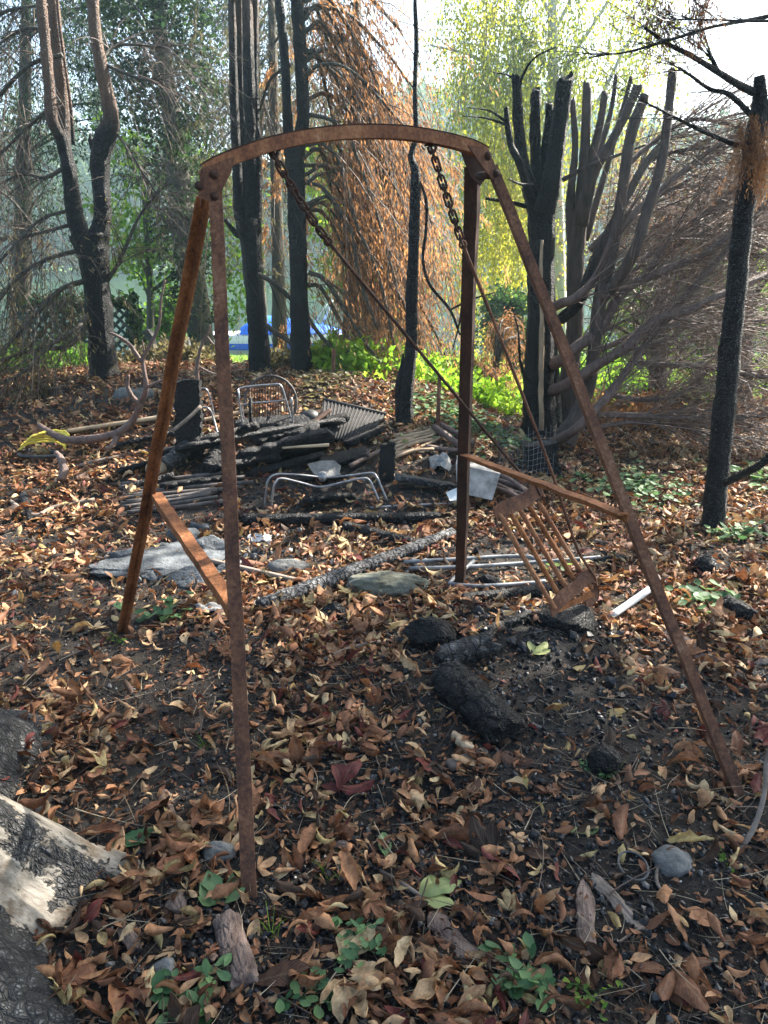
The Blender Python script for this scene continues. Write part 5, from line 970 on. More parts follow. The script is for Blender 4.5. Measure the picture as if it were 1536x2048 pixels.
# stump with wire mesh
upbox(1085, 945, 1078, 885, 62, .22, 'char', 'charred_stump', 'squat charred stump wrapped in wire mesh at the foot of the pruned tree', 'stump')
b = MB(); c = G(1045, 955)
for i in range(13): b.tube(cr([c+[-.18+.034*i, .05*sin(i*.7), -.02], c+[-.17+.034*i, .05*sin(i*.7)+.03, .17+.02*sin(i)], c+[-.19+.037*i, .05*sin(i*.7)+.09, .33+.04*sin(i*1.3)]], 4), .0013, 4)
for k_ in range(9): b.tube(np.array([c+[-.18+.034*i, .05*sin(i*.7)+.01*k_, .02+.038*k_+.02*sin(i*.9)*k_/8] for i in range(13)]), .0013, 4)
single('wire_mesh', b, 'pipe_grey', 'crumpled wire mesh leaning on the charred stump', 'wire mesh')
# dead branches
def branch_thing(label, main, sides, m='bark_brown', name='dead_branch'):
    t = thing(name, label, 'branch', P(*main[0][:3])); b = MB(); b.limb(main, 9, 7, .15, 3); part('stem', b, M[m], t)
    for s_ in sides: b = MB(); b.limb(s_, 7, 6, .12, 5); part('twig', b, M[m], t)
branch_thing('pale driftwood-like dead branch with upright forked end on the left slope', [(78, 850, 5.6, 5), (105, 868, 5.5, 7), (135, 880, 5.45, 8), (180, 878, 5.45, 9), (230, 868, 5.4, 8), (262, 845, 5.4, 7), (285, 800, 5.35, 6), (292, 770, 5.3, 5), (286, 720, 5.3, 4), (300, 690, 5.3, 3.5), (318, 650, 5.3, 3), (322, 600, 5.3, 2.5), (330, 560, 5.3, 2)],
    [[(284, 725, 5.3, 4), (260, 690, 5.3, 4), (235, 672, 5.3, 3), (218, 665, 5.3, 2)], [(280, 812, 5.35, 7), (262, 790, 5.3, 5), (255, 770, 5.3, 4), (257, 750, 5.3, 3)], [(235, 870, 5.4, 6), (225, 890, 5.3, 5), (212, 898, 5.25, 3)], [(292, 775, 5.3, 4), (315, 765, 5.3, 3), (345, 750, 5.3, 2)], [(285, 725, 5.3, 3), (288, 700, 5.3, 2), (284, 680, 5.3, 1)]])
branch_thing('thin dead sapling standing behind the upright black slab', [(398, 790, 5.9, 4), (394, 740, 5.9, 4), (400, 700, 5.9, 3), (415, 665, 5.9, 3), (420, 650, 5.9, 2)], [[(400, 735, 5.9, 3), (420, 745, 5.9, 2), (440, 750, 5.9, 1)], [(413, 672, 5.9, 2), (430, 690, 5.9, 2), (452, 688, 5.9, 1)]])
branch_thing('short curved dead wood piece beside the yellow hose', [(122, 960, 4.9, 8), (128, 940, 4.95, 9), (122, 918, 5.0, 7), (112, 905, 5.05, 5)], [])
def gl(lst, name, label, m='wood_grey', n=8, cat='twig'):
    a = []
    for u, v, r in lst: p = G(u, v); s_ = S(u, v, p[1]); a.append([*(p+[0, 0, r*s_+.008]), r*s_])
    a = cr(np.array(a), 7); return single(name, MB().tube(a[:, :3], a[:, 3], n, True, .12, 5), m, label, cat)
a_ = [[*P(1210, 1742, 1.70), .004], [*P(1290, 1735, 1.70), .0055], [*P(1390, 1742, 1.66), .006], [*P(1462, 1715, 1.66), .0065], [*P(1505, 1660, 1.70), .007], [*P(1528, 1590, 1.74), .0065], [*P(1534, 1520, 1.78), .006], [*P(1560, 1440, 1.8), .005]]; a_ = cr(np.array(a_), 7)
single('dead_twig', MB().tube(a_[:, :3], a_[:, 3], 8, True, .15, 5), 'wood_grey', 'long curved dead twig arching along the lower right edge', 'twig')
gl([(1316, 1735, 3), (1312, 1770, 4), (1330, 1800, 3)], 'dead_twig', 'short forked twig end under the curved twig by the round stone')
gl([(760, 1748, 3), (800, 1772, 4), (850, 1806, 4)], 'dead_twig', 'thin straight twig pointing at the pale green leaf in the lower middle')
gl([(900, 1965, 4), (880, 1920, 5), (820, 1935, 4), (780, 1960, 3)], 'dead_twig', 'pale curved stalk in the bottom middle straw')
gl([(1210, 1915, 3), (1240, 1890, 3), (1285, 1860, 2)], 'dead_twig', 'grey twig right of the long strip of bark')
gl([(700, 1300, 4), (730, 1270, 4), (705, 1330, 4), (690, 1350, 3)][:2]+[(745, 1245, 2)], 'dead_twig', 'short twig standing in the black ash at centre')
gl([(640, 1330, 4), (700, 1305, 5), (760, 1290, 4)], 'dead_twig', 'brown splintered stick left of the angular black block')
gl([(20, 1010, 5), (70, 1040, 6), (110, 1020, 4), (190, 1005, 4)], 'dead_branch', 'crooked grey branch lying at the left edge of the clearing', 'wood_grey', 8, 'branch')
gl([(48, 1000, 8), (58, 1030, 8), (62, 1050, 5)], 'charred_stub', 'dark stub poking out of leaves at the far left', 'char', 8, 'stub')
gl([(150, 940, 4), (210, 925, 4), (300, 905, 3)], 'dead_branch', 'thin dark branch on the leaves left of the heap', 'wood_grey', 8, 'branch')
gl([(1180, 1085, 3), (1260, 1095, 3), (1340, 1078, 3)], 'dead_twig', 'thin twig on the leaves behind the near right leg')
gl([(1380, 1055, 4), (1450, 1050, 5), (1520, 1020, 4)], 'dead_branch', 'low branch lying at the foot of the straight charred trunk', 'wood_grey', 8, 'branch')
# bark log and pieces in the foreground
single('bark_log', glog(452, 1845, 490, 1985, 27, 33, .45, .55, seed=23, n=90, k=110, cs=15, depth=.16, flat=.8, jag=.35, elong=.22), 'bark_chip', 'short bark-covered log lying at the foot of the near swing leg', 'log')
def flake(u0, v0, u1, v1, wpx, m, label, seed=0, arch=.5, lift=.006, th=.006, name='bark_piece'):
    a = G(u0, v0)+[0, 0, lift]; c = G(u1, v1)+[0, 0, lift+.006]; d = nrm(c-a); side = nrm(np.cross(d, UP)); nn = np.cross(side, d); L = np.linalg.norm(c-a); w_ = wpx*S((u0+u1)/2, (v0+v1)/2, (a[1]+c[1])/2)
    nu, nv = 60, 22; U, V = np.meshgrid(np.linspace(0, 1, nu), np.linspace(-1, 1, nv), indexing='ij')
    ed = (.75+.6*fbm(U*7+seed, np.sign(V)*3+0*V, 1, 4, seed))*np.clip(np.minimum(U, 1-U)*6, 0, 1)**.45; e0 = (fbm(V*3+seed, V*0, 1, 4, seed+4)-.45)*.22; uu = U+e0*(1-2*U)
    x = uu*L; y = V*.5*w_*ed+.12*w_*np.sin(U*3+seed); zz_ = -arch*w_*(V*ed)**2*.5+.007*(fbm(V*9+seed, U*2.5, 1, 4, seed)-.4)+.004*(fbm(V*22, U*7, 1, 2, seed)-.4)+arch*w_*.35+.010*np.sin(U*4+seed)
    top = a+x[..., None]*d+y[..., None]*side+zz_[..., None]*nn; bot = top-nn*th; i = np.arange(nu-1)[:, None]; j = np.arange(nv-1)[None]; f = np.stack([i*nv+j, i*nv+j+1, (i+1)*nv+j+1, (i+1)*nv+j], -1).reshape(-1, 4)
    o = nu*nv; ring = np.concatenate([np.arange(nv), np.arange(1, nu)*nv+nv-1, (nu-1)*nv+np.arange(nv-2, -1, -1), np.arange(nu-2, 0, -1)*nv]); r2 = np.roll(ring, -1)
    b = MB(); b.add(np.vstack([top.reshape(-1, 3), bot.reshape(-1, 3)]), [f, f[:, ::-1]+o, np.stack([ring, ring+o, r2+o, r2], 1)]); return single(name, b, m, label, 'bark')
for l in ((1168, 1770, 1180, 1925, 36, 'bark_chip', 'long pale strip of bark in the lower right', 25, .3), (1188, 1758, 1285, 1862, 30, 'wood_grey', 'dark grey strip of bark beside the long pale one', 26, .3),
          (870, 1838, 945, 1920, 46, 'bark_chip', 'broad broken piece of bark in the bottom middle', 27, .25), (330, 1592, 355, 1682, 30, 'bark_chip', 'pale curled piece of bark above the long green leaf', 28, .8),
          (402, 1892, 425, 1935, 30, 'bark_chip', 'small brown bark chip left of the bark log', 29, .2), (335, 1780, 368, 1832, 36, 'bark_chip', 'brown bark chip beside the chestnut root', 30, .2),
          (240, 1855, 280, 1905, 28, 'bark_chip', 'greyish bark chip in the lower left leaves', 31, .3), (1330, 1262, 1425, 1330, 56, 'bark_chip', 'ragged bark slab right of the near right swing leg', 32, .4),
          (1450, 1360, 1530, 1345, 26, 'char', 'charred board end at the right edge', 33, .3), (1000, 1512, 1065, 1538, 44, 'rust_dark', 'reddish bark flake in front of the thick charred log', 34, .3),
          (1440, 1318, 1545, 1330, 24, 'wood_grey', 'pale split wood at the right edge', 35, .3), (640, 1690, 700, 1700, 20, 'bark_chip', 'thin flake of bark right of the near swing leg', 36, .3)): flake(*l)
# more burnt timber in the heap
for i, l in enumerate(((300, 930, 470, 900, 30, .05, .08), (420, 960, 560, 930, 40, .05, .04), (500, 915, 640, 900, 36, .12, .16), (560, 880, 700, 862, 30, .05, .10), (250, 985, 350, 965, 22, .0, .03), (640, 940, 740, 920, 30, .02, .04), (690, 905, 760, 880, 24, .04, .06), (380, 935, 520, 905, 44, .14, .18), (470, 875, 620, 868, 30, .08, .08), (320, 985, 470, 968, 18, .02, .03))):
    single('charred_plank', board(*l[:4], l[4], .045, l[5], l[6], .5*sin(i*2.1), 40+i, .45), 'char_gloss' if i % 2 else 'char', ('broken black board jammed low in the burnt heap', 'black board stub behind the lath fan', 'thick black board under the pale stick', 'black board below the ribbed sheet', 'splintered black strip at the left end of the heap', 'short black board behind the chrome legs', 'black fragment between sheet and charred stump', 'black board under the upright slab', 'black board behind the round grate foot', 'thin black strip over the fanned canes')[i], 'plank')
# ---- trellis, bench, boat
t = thing('trellis_fence', 'dark green diamond trellis panel half covered in ivy beyond the forked cypress', 'trellis', [P(165, 700, 9.2)[0], 9.2, float(h(P(165, 700, 9.2)[0], 9.2))]); D = 9.2; s_ = S(165, 650, D)
x0, x1 = P(45, 650, D)[0], P(270, 650, D)[0]; z1 = P(165, 603, D)[2]; z0 = P(165, 712, D)[2]
for x in (x0, P(205, 650, D)[0], x1): part('post', MB().box([x, D, (z1+z0)/2-.15], (.06, .06, z1-z0+.4)), M['trellis_green'], t, smooth=False)
for z in (z0, z1): part('rail', MB().box([(x0+x1)/2, D-.004, z], (x1-x0, .045, .045)), M['trellis_green'], t, smooth=False)
b = MB(); hh = z1-z0; st = .115; x = x0-hh
while x < x1:
    for sg in (1, -1):
        xa, za, xb, zb = (x, z0, x+hh, z1) if sg == 1 else (x, z1, x+hh, z0)
        t0 = max(0, (x0-xa)/(xb-xa)); t1 = min(1, (x1-xa)/(xb-xa))
        if t1 > t0+.02:
            p0 = np.array([xa+(xb-xa)*t0, D+.02*sg, za+(zb-za)*t0]); p1 = np.array([xa+(xb-xa)*t1, D+.02*sg, za+(zb-za)*t1]); d = nrm(p1-p0); q = np.cross(d, Y)*.018; b.plate([p0-q, p1-q, p1+q, p0+q], .008, Y)
    x += st
part('lattice', b, M['trellis_green'], t, smooth=False)
iv = MB(); n_ = 1500; xx = np.concatenate([rng.normal(x1+.02, .035, 500), rng.normal(x0+.55, .12, 500), x0+(x1-x0)*rng.random(500)]); zz_ = np.concatenate([z0-.2+(hh+.3)*rng.random(500), z0-.2+(hh+.3)*rng.random(500), z1+rng.normal(0, .03, 500)])
iv.leaves(np.stack([xx, D-.05+rng.normal(0, .07, n_), zz_], 1), rng.normal(0, 1, (n_, 3))-[0, 0, .6], .07, .06, rng.random(n_)); single('ivy', iv, 'leaf_dark', 'ivy climbing the right post and top of the green trellis', 'ivy')
t = thing('garden_bench', 'weathered pale slatted bench in front of the green trellis', 'bench', [P(160, 715, 9.6)[0], 9.6, P(160, 730, 9.6)[2]])
for v_ in (712, 724, 736): part('slat', MB().box(P(190, v_, 9.6), (.95, .09, .022)), M['wood_grey'], t, smooth=False)
for u_ in (125, 255): part('leg', MB().box(P(u_, 728, 9.6)+[0, 0.05, -.05], (.05, .08, .35)), M['wood_grey'], t, smooth=False)
D = 20.0; t = thing('moored_boat', 'white motor boat under a bright blue cover moored at the bank', 'boat', [P(560, 700, D)[0], D, -.34]); xa = P(395, 700, D)[0]; xb = P(690, 700, D)[0]; Lb = xb-xa
k = 16; tt = np.linspace(0, 1, k); wid = .85*np.clip(np.sin(np.pi*(.12+.88*tt))**.55, .05, 1); 
def loft(secs): 
    secs = np.array(secs); m_, n, _ = secs.shape; i = np.arange(m_-1)[:, None]; j = np.arange(n-1)[None]; b = MB(); b.add(secs.reshape(-1, 3), np.stack([i*n+j, i*n+j+1, (i+1)*n+j+1, (i+1)*n+j], -1).reshape(-1, 4)); return b
def sec(i, pts): return [[xa+Lb*tt[i]+dx, D+y*wid[i], z] for dx, y, z in pts]
zd = P(560, 668, D)[2]
part('hull', loft([sec(i, [(0, -.15, -.45), (0, -.8, -.34), (0, -1, zd), (0, -.96, zd+.03), (0, .96, zd+.03), (0, 1, zd), (0, .8, -.34), (0, .15, -.45)]) for i in range(k)]), M['boat_white'], t)
zt = np.interp(tt, [0, .3, .42, .55, .9, 1], [zd+.05, zd+.12, P(530, 632, D)[2], P(545, 636, D)[2], P(640, 655, D)[2], zd+.05])
part('cover', loft([[[xa+Lb*tt[i], D+y*wid[i], zd+.04+(zt[i]-zd)*z] for y, z in ((-1.02, 0), (-.8, .75), (0, 1), (.8, .75), (1.02, 0))] for i in range(5, k)]), M['blue_cover'], t)
part('stripe', loft([sec(i, [(0, -.90, -.20), (0, -.965, -.04), (0, -.97, -.04), (0, -.91, -.20)]) for i in range(k)]), M['blue_cover'], t)
b = MB(); b.tube([P(622, 655, D-.4), P(658, 605, D-.3), P(690, 665, D-.2)], .03, 6); b.tube([P(640, 660, D+.3), P(665, 600, D+.3)], .03, 6); part('windscreen_frame', b, M['boat_white'], t)
# ================================================================ ground cover and litter
def leaf_tpl(nu, nv, seed, curl, bend, twist, kind='oval'):
    r_ = np.random.default_rng(seed); u = np.linspace(0, 1, nu); v = np.linspace(-1, 1, nv); U, V = np.meshgrid(u, v, indexing='ij')
    if kind == 'oval': wd = .21*np.sin(np.pi*U**1.25)**.75*(1+.10*np.sin(U*60+seed))+.004
    else: wd = .17*np.clip(np.sin(np.pi*U**.75), 0, 1)**.8*(1+.22*np.abs(np.sin(U*11)))+.003
    wd = wd*(1+.25*(vn(U*4+seed, V*0+np.sign(V), 1, seed)-.5)); c = curl*(.5+.9*vn(U*3+seed, V*0, 1, seed+2))+1e-3; sgn = np.sign(curl)
    a = V*c; R = wd/np.abs(c)
    x = U.copy(); y = R*np.sin(a)*np.sign(c)*1.0; z = R*(1-np.cos(a))*sgn
    y = np.where(np.abs(c) < .05, V*wd, np.abs(R)*np.sin(np.abs(a))*np.sign(V)); z = z+.11*(fbm(U*6+seed, V*2.5, 1, 3, seed)-.45); y = y+.06*(fbm(U*7+seed, V*1.5, 1, 3, seed+6)-.45)
    tw = twist*(U-.5); y, z = y*np.cos(tw)-z*np.sin(tw), y*np.sin(tw)+z*np.cos(tw)
    ba = bend*(U-.5); if_ = np.abs(bend) > .05; Rb = 1/bend if if_ else 1e6
    if if_: x2 = (Rb-z)*np.sin(ba); z2 = Rb-(Rb-z)*np.cos(ba); x, z = x2, z2
    else: x = x-.5
    y = y+.05*np.sin(U*3+seed)
    P_ = np.stack([x, y, z], -1).reshape(-1, 3); P_[:, 2] -= np.percentile(P_[:, 2], 6)
    i = np.arange(nu-1)[:, None]; j = np.arange(nv-1)[None]; f = np.stack([i*nv+j, (i+1)*nv+j, (i+1)*nv+j+1, i*nv+j+1], -1).reshape(-1, 4)
    return P_, f, np.stack([U, V*.5+.5], -1).reshape(-1, 2)
def merge(tp):
    vs, fs, us, n = [], [], [], 0
    for v, f, u in tp: vs.append(v); fs.append(f+n); us.append(u); n += len(v)
    return np.vstack(vs), np.vstack(fs), np.vstack(us)
def palm(nu, nv, seed, k=5, curl=1.2):
    r_ = np.random.default_rng(seed); out = []
    for i in range(k):
        a = (i-(k-1)/2)*radians(38)+r_.normal(0, .15); L = 1-.28*abs(i-(k-1)/2)/1.5; v, f, u = leaf_tpl(nu, nv, seed*7+i, curl*r_.uniform(.3, 1.5)*r_.choice([1, 1, -1]), r_.uniform(-1.6, 1.6), r_.uniform(-1, 1))
        v = v*L*.8+[.42*L, 0, 0]; v = v@rot(0, r_.uniform(-.35, .1), a)[0].T; out.append((v, f, u))
    v, f, u = merge(out); v[:, 2] -= np.percentile(v[:, 2], 5); v[:, 0] -= .3; return v, f, u
def tpls(nu, nv):
    T = []
    for s_ in range(20):
        r_ = np.random.default_rng(s_+50); fl = .4 if s_ % 5 in (1, 3) else 1.; T.append(leaf_tpl(nu, nv, s_, fl*r_.choice([-1, 1])*r_.uniform(.5, 3.2), fl*r_.uniform(-2.6, 2.6), fl*r_.uniform(-2.4, 2.4), 'oval' if s_ % 4 else 'lobed'))
    for s_ in range(5): T.append(palm(nu, nv, s_+3))
    return T
TH_, TM_, TL_ = tpls(15, 7), tpls(9, 5), tpls(5, 3)
# density of the litter
NL = 46000; y = 1.0+7.6*rng.random(NL*3)**.95; half = .56*(y+1.0)+.35; x = (rng.random(NL*3)*2-1)*half
fl_ = ss(2.6, 3.6, y)*.35; dens = np.clip((fbm(x, y, 1.5, 3, 21)-.30)*3.4+fl_, .28, 1)*np.clip((fbm(x, y, 5, 2, 31)-.25)*3.0+fl_, .3, 1)
dens *= 1-.88*np.exp(-((x-.62)**2/.22+(y-2.6)**2/.26)) ; dens *= 1-.6*np.exp(-((x-.25)**2/.10+(y-2.35)**2/.12)); dens *= 1-.7*np.exp(-((x+.72)**2/.05+(y-2.15)**2/.12))
dens *= 1-.7*np.exp(-((x+1.6)**2/.18+(y-2.55)**2/.05)); dens *= 1-.75*np.exp(-((x+.75)**2/.25+(y-3.9)**2/.12)); dens *= np.where((y > 4.4) & (y < 5.4) & (abs(x+.4) < .9), .5, 1)
dens *= np.interp(y, [1, 1.5, 2.2, 3.0, 4.5, 8.6], [.80, .84, .86, .98, .98, .70]); dens *= ~((x < -1.05) & (y < 1.9))
for u, v, r_ in ((499, 1800, .17), (497, 1840, .12), (470, 1870, .10), (485, 1940, .09), (322, 1940, .07), (434, 1708, .05), (925, 1175, .05), (1490, 1606, .06), (236, 1266, .05), (920, 1390, .13), (975, 1450, .13), (925, 1310, .10), (858, 1280, .08), (1265, 1742, .06), (1345, 1728, .07), (1175, 1800, .08), (1178, 1880, .06), (1240, 1810, .07), (905, 1880, .08), (262, 1690, .07),
    (1265, 1220, .10), (320, 1120, .38), (230, 1140, .2), (400, 1120, .2), (590, 1200, .06), (690, 1165, .07), (790, 1120, .07), (775, 1180, .2), (650, 975, .30), (560, 985, .25), (750, 980, .2), (550, 900, .5), (380, 920, .4), (300, 1010, .25), (400, 1000, .3), (950, 975, .25), (850, 980, .3), (700, 1050, .15), (600, 1050, .15), (820, 1050, .15), (1000, 1120, .25), (870, 1128, .2), (1120, 1118, .2), (960, 1160, .15), (1080, 1260, .2), (1205, 1535, .07), (1065, 1310, .1), (868, 1800, .06), (692, 1575, .07), (500, 1130, .15)):
    c = G(u, v); dens = dens*(1-.82*np.exp(-((x-c[0])**2+(y-c[1])**2)/(r_*r_)))
kk = rng.random(len(x)) < dens; x, y = x[kk], y[kk]
x, y = x[:NL], y[:NL]; n_ = len(x)
px_, py_ = x, y
sz = np.where(rng.random(n_) < .15, .108, .068)*(.5+.75*rng.random(n_)); z_ = h(x, y)+.002+.038*rng.random(n_)**1.6
R = rot(rng.normal(0, .6, n_)+np.where(rng.random(n_) < .3, pi, 0), rng.normal(0, .5, n_), rng.random(n_)*2*pi)
rv_ = np.clip(.15+.76*rng.beta(1.6, 1.7, n_), 0, .86); q = rng.random(n_); rv_ = np.where(q < .05, .88+.05*rng.random(n_), np.where(q < .10, .95+.05*rng.random(n_), np.where(q < .24, .02+.18*rng.random(n_), rv_)))
ti = rng.integers(0, 20, n_); ti = np.where(rng.random(n_) < .09, rng.integers(20, 25, n_), ti); sz = np.where(ti >= 20, sz*1.25, sz)
pos = np.stack([x, y, z_], 1); app = sz/np.sqrt(x**2+y**2+1.6)
q_ = (x/(y*CP+(EYE-z_)*SP)*F+768); vis = (q_ > -20) & (q_ < 1556) & (y > 1.02)
order = np.argsort(-np.where(vis, app, 0)); near = order[:270]; rest = order[270:]
for lo_, hi_, T_, nm in ((1.0, 2.6, TM_, 'near'), (2.6, 20, TL_, 'far')):
    b = MB()
    for k_ in range(25):
        s_ = rest[(ti[rest] == k_) & (y[rest] >= lo_) & (y[rest] < hi_)]
        if len(s_): b.scatter(*T_[k_], pos[s_], R[s_], sz[s_], rv_[s_])
    part('leaf_litter', b, M['litter'], None, kind='stuff', label='curled brown fallen chestnut leaves covering the '+('foreground soil' if nm == 'near' else 'clearing behind'))
cls = [(0, .20, 'dark brown', 'dark brown fallen leaves'), (.20, .45, 'rust-brown', 'rust-brown fallen leaves'), (.45, .66, 'orange-tan', 'orange-tan fallen leaves'), (.66, .87, 'pale tan', 'pale tan fallen leaves'), (.87, .935, 'yellow-olive', 'yellow-olive fallen leaves'), (.935, 1.01, 'dark red', 'dark red fallen leaves')]
LM = [(*G(u, v)[:2], t_) for u, v, t_ in ((180, 1800, 'against the chestnut root'), (262, 1690, 'by the long green toothed leaf'), (434, 1708, 'by the flat grey stone'), (322, 1955, 'by the pale angular stone'), (500, 1820, 'at the foot of the near swing leg'), (470, 1920, 'beside the bark log'),
    (360, 2010, 'under the bottom left seedling'), (690, 1575, 'near the large dark red leaf'), (690, 1900, 'by the green seedling cluster'), (625, 2015, 'by the small plant at the bottom edge'), (868, 1800, 'near the yellow-green leaf'), (905, 1880, 'beside the broad piece of bark'),
    (1045, 1960, 'around the bushy green weed'), (1175, 1850, 'beside the long pale strip of bark'), (1265, 1742, 'near the thin grey ring'), (1345, 1728, 'by the round grey stone'), (1365, 1985, 'by the hand-shaped leaf at bottom right'), (1480, 1760, 'under the curved twig at the right'),
    (1490, 1610, 'at the foot of the near right swing leg'), (1205, 1535, 'by the rounded charcoal stub'), (940, 1520, 'in front of the thick charred log'), (1000, 1660, 'on the bare black soil right of centre'), (770, 1700, 'by the greyish green leaf'), (600, 1700, 'right of the near swing leg'), (600, 1450, 'in the drift behind the near swing leg'),
    (300, 1500, 'on the bare soil at the left'), (150, 1560, 'above the chestnut root'), (1400, 1860, 'on dark soil near the right edge'), (820, 1990, 'in the straw at the bottom middle'))]
SH = ['tightly rolled', 'curled', 'twisted', 'half open', 'crumpled']
cache = {}
for i in near:
    c_ = [k_ for k_ in range(6) if cls[k_][0] <= rv_[i] < cls[k_][1]][0]; key = (int(ti[i]), c_, int(rv_[i]*24))
    if key not in cache:
        b = MB(); v, f, u = TH_[ti[i]]; b.add(v, f, rv_[i], u); me = b.mesh('fallen_leaf'); me.materials.append(M['litter']); me.polygons.foreach_set('use_smooth', np.ones(len(me.polygons), bool)); cache[key] = me
    o = bpy.data.objects.new('fallen_leaf', cache[key]); link(o)
    mt = Matrix([[*(R[i][r0]*sz[i]), pos[i][r0]] for r0 in range(3)]+[[0, 0, 0, 1]]); o.matrix_world = mt; lm = min(LM, key=lambda q: (q[0]-pos[i][0])**2+(q[1]-pos[i][1])**2)[2]; sh_ = 'many-fingered' if ti[i] >= 20 else SH[int(ti[i]) % 5]; tag(o, ('big ' if sz[i] > .115 else 'small ' if sz[i] < .085 else '')+sh_+' '+cls[c_][2]+' leaf lying '+lm, 'leaf', cls[c_][3])
def one_leaf(u, v, size, yaw, ax, ay, tp, rv, m, label, name='fallen_leaf', dz=.012):
    b = MB(); vv, f, uv = tp; c = G(u, v)+[0, 0, dz]; b.add(vv@rot(ax, ay, yaw)[0].T*size+c, f, rv, uv); return single(name, b, m, label, 'leaf')
flat = leaf_tpl(19, 9, 77, .5, .5, .1); flat2 = leaf_tpl(17, 9, 78, .9, .9, .3)
k = NT('leaf_fresh'); uvn = k.n('UVMap').outputs[0]; sx = k.n('SeparateXYZ'); k.l(uvn, sx.inputs[0]); d = k.math('ABSOLUTE', k.math('SUBTRACT', sx.outputs[1], .5)); hb = k.math('SUBTRACT', k.math('MULTIPLY', sx.outputs[0], 13.0), k.math('MULTIPLY', d, 7.0))
vm = k.ramp(k.math('ABSOLUTE', k.math('SUBTRACT', k.math('FRACT', hb), .5)), [(.0, 1.), (.1, 0.)]); c = k.ramp(k.attr(), [(0, (.05, .14, .05)), (.5, (.16, .24, .09)), (1, (.42, .40, .14))]); k.bsdf(k.mix(k.math('MULTIPLY', vm, .5), c, (.30, .38, .18)), .5, k.bump(vm, .4, .002), .4, trans=.2); M['leaf_fresh'] = k.m
one_leaf(262, 1690, .135, .5, .1, -.15, flat, .05, 'leaf_fresh', 'long fresh green toothed leaf lying near the chestnut root')
one_leaf(440, 1792, .13, 1.9, 0, 0, palm(13, 7, 31, 5, .5), .35, 'leaf_fresh', 'pale green five-fingered leaf at the foot of the near swing leg')
one_leaf(868, 1800, .15, .2, 0, 0, palm(13, 7, 33, 3, .5), .75, 'leaf_fresh', 'yellow-green leaf at the end of the straight twig in the lower middle')
one_leaf(692, 1575, .17, 1.3, 0, 0, palm(13, 7, 35, 5, .9), .99, 'litter', 'large dark red leaf right of the near swing leg')
one_leaf(1365, 1985, .19, -1.4, 0, 0, palm(13, 7, 36, 5, .8), .30, 'litter', 'red-brown hand-shaped leaf in the bottom right')
one_leaf(720, 1925, .16, .3, 0, 0, palm(13, 7, 37, 4, .7), .78, 'litter', 'large pale tan crumpled leaf in the bottom middle among the weeds')
one_leaf(1075, 1310, .12, .7, .2, 0, palm(13, 7, 38, 3, .7), .85, 'leaf_fresh', 'pale olive leaf resting on the black charcoal mound')
one_leaf(245, 1780, .13, 1.0, .3, 0, flat2, .52, 'litter', 'bright orange-brown curved leaf against the chestnut root')
one_leaf(770, 1700, .10, 1.8, .2, 0, flat, .3, 'leaf_fresh', 'greyish green leaf in the middle foreground')
one_leaf(1165, 1670, .09, .1, 0, 0, flat, .45, 'leaf_fresh', 'small grey-green round leaf right of centre in the foreground')
one_leaf(1390, 1315, .15, .2, 0, 0, palm(13, 7, 39, 5, 1.2), .45, 'litter', 'rusty curled leaf behind the near right leg')
# broken leaf fragments between the whole leaves
NF = 34000; y = 1.0+7.6*rng.random(NF*2)**1.1; x = (rng.random(NF*2)*2-1)*(.56*(y+1)+.35)
dn = np.clip(.35+1.6*(fbm(x, y, 1.5, 3, 21)-.30), .2, 1)*(1-.8*np.exp(-((x-.62)**2/.2+(y-2.65)**2/.26)))*(1-.6*np.exp(-((x+.3)**2/1.2+(y-4.9)**2/.4)))
kk = (rng.random(len(x)) < dn) & ~((x < -1.0) & (y < 1.9)); x, y = x[kk][:NF], y[kk][:NF]; n_ = len(x); b = MB(); sf = .012+.030*rng.random(n_)**1.6; ps = np.stack([x, y, h(x, y)+.003+.008*rng.random(n_)], 1)
Rf = rot(rng.normal(0, .35, n_), rng.normal(0, .35, n_), rng.random(n_)*6.3); rf = np.clip(.05+.75*rng.beta(1.4, 1.9, n_), 0, .86); tf_ = rng.integers(0, 20, n_)
for k_ in range(20):
    v_, f_, u_ = TL_[k_]; s_ = tf_ == k_; b.scatter(v_*[1, 1.6, 1], f_, u_, ps[s_], Rf[s_], sf[s_], rf[s_])
part('leaf_fragments', b, M['litter'], None, kind='stuff', label='crumbled brown leaf fragments between the whole leaves')
# charcoal bits and gravel
mk_foliage('crumb', [(0, (.006, .005, .005)), (.6, (.025, .021, .018)), (1, (.075, .06, .048))], .0, .9)
def rock_tpl(seed):
    r_ = np.random.default_rng(seed); t_ = (1+5**.5)/2; v = nrm(np.array([[-1, t_, 0], [1, t_, 0], [-1, -t_, 0], [1, -t_, 0], [0, -1, t_], [0, 1, t_], [0, -1, -t_], [0, 1, -t_], [t_, 0, -1], [t_, 0, 1], [-t_, 0, -1], [-t_, 0, 1]]))*r_.uniform(.55, 1.1, (12, 1))*np.array([1, r_.uniform(.5, .9), r_.uniform(.35, .8)])
    f = np.array([[0, 11, 5], [0, 5, 1], [0, 1, 7], [0, 7, 10], [0, 10, 11], [1, 5, 9], [5, 11, 4], [11, 10, 2], [10, 7, 6], [7, 1, 8], [3, 9, 4], [3, 4, 2], [3, 2, 6], [3, 6, 8], [3, 8, 9], [4, 9, 5], [2, 4, 11], [6, 2, 10], [8, 6, 7], [9, 8, 1]]); return v, f, None
RT = [rock_tpl(i) for i in range(10)]
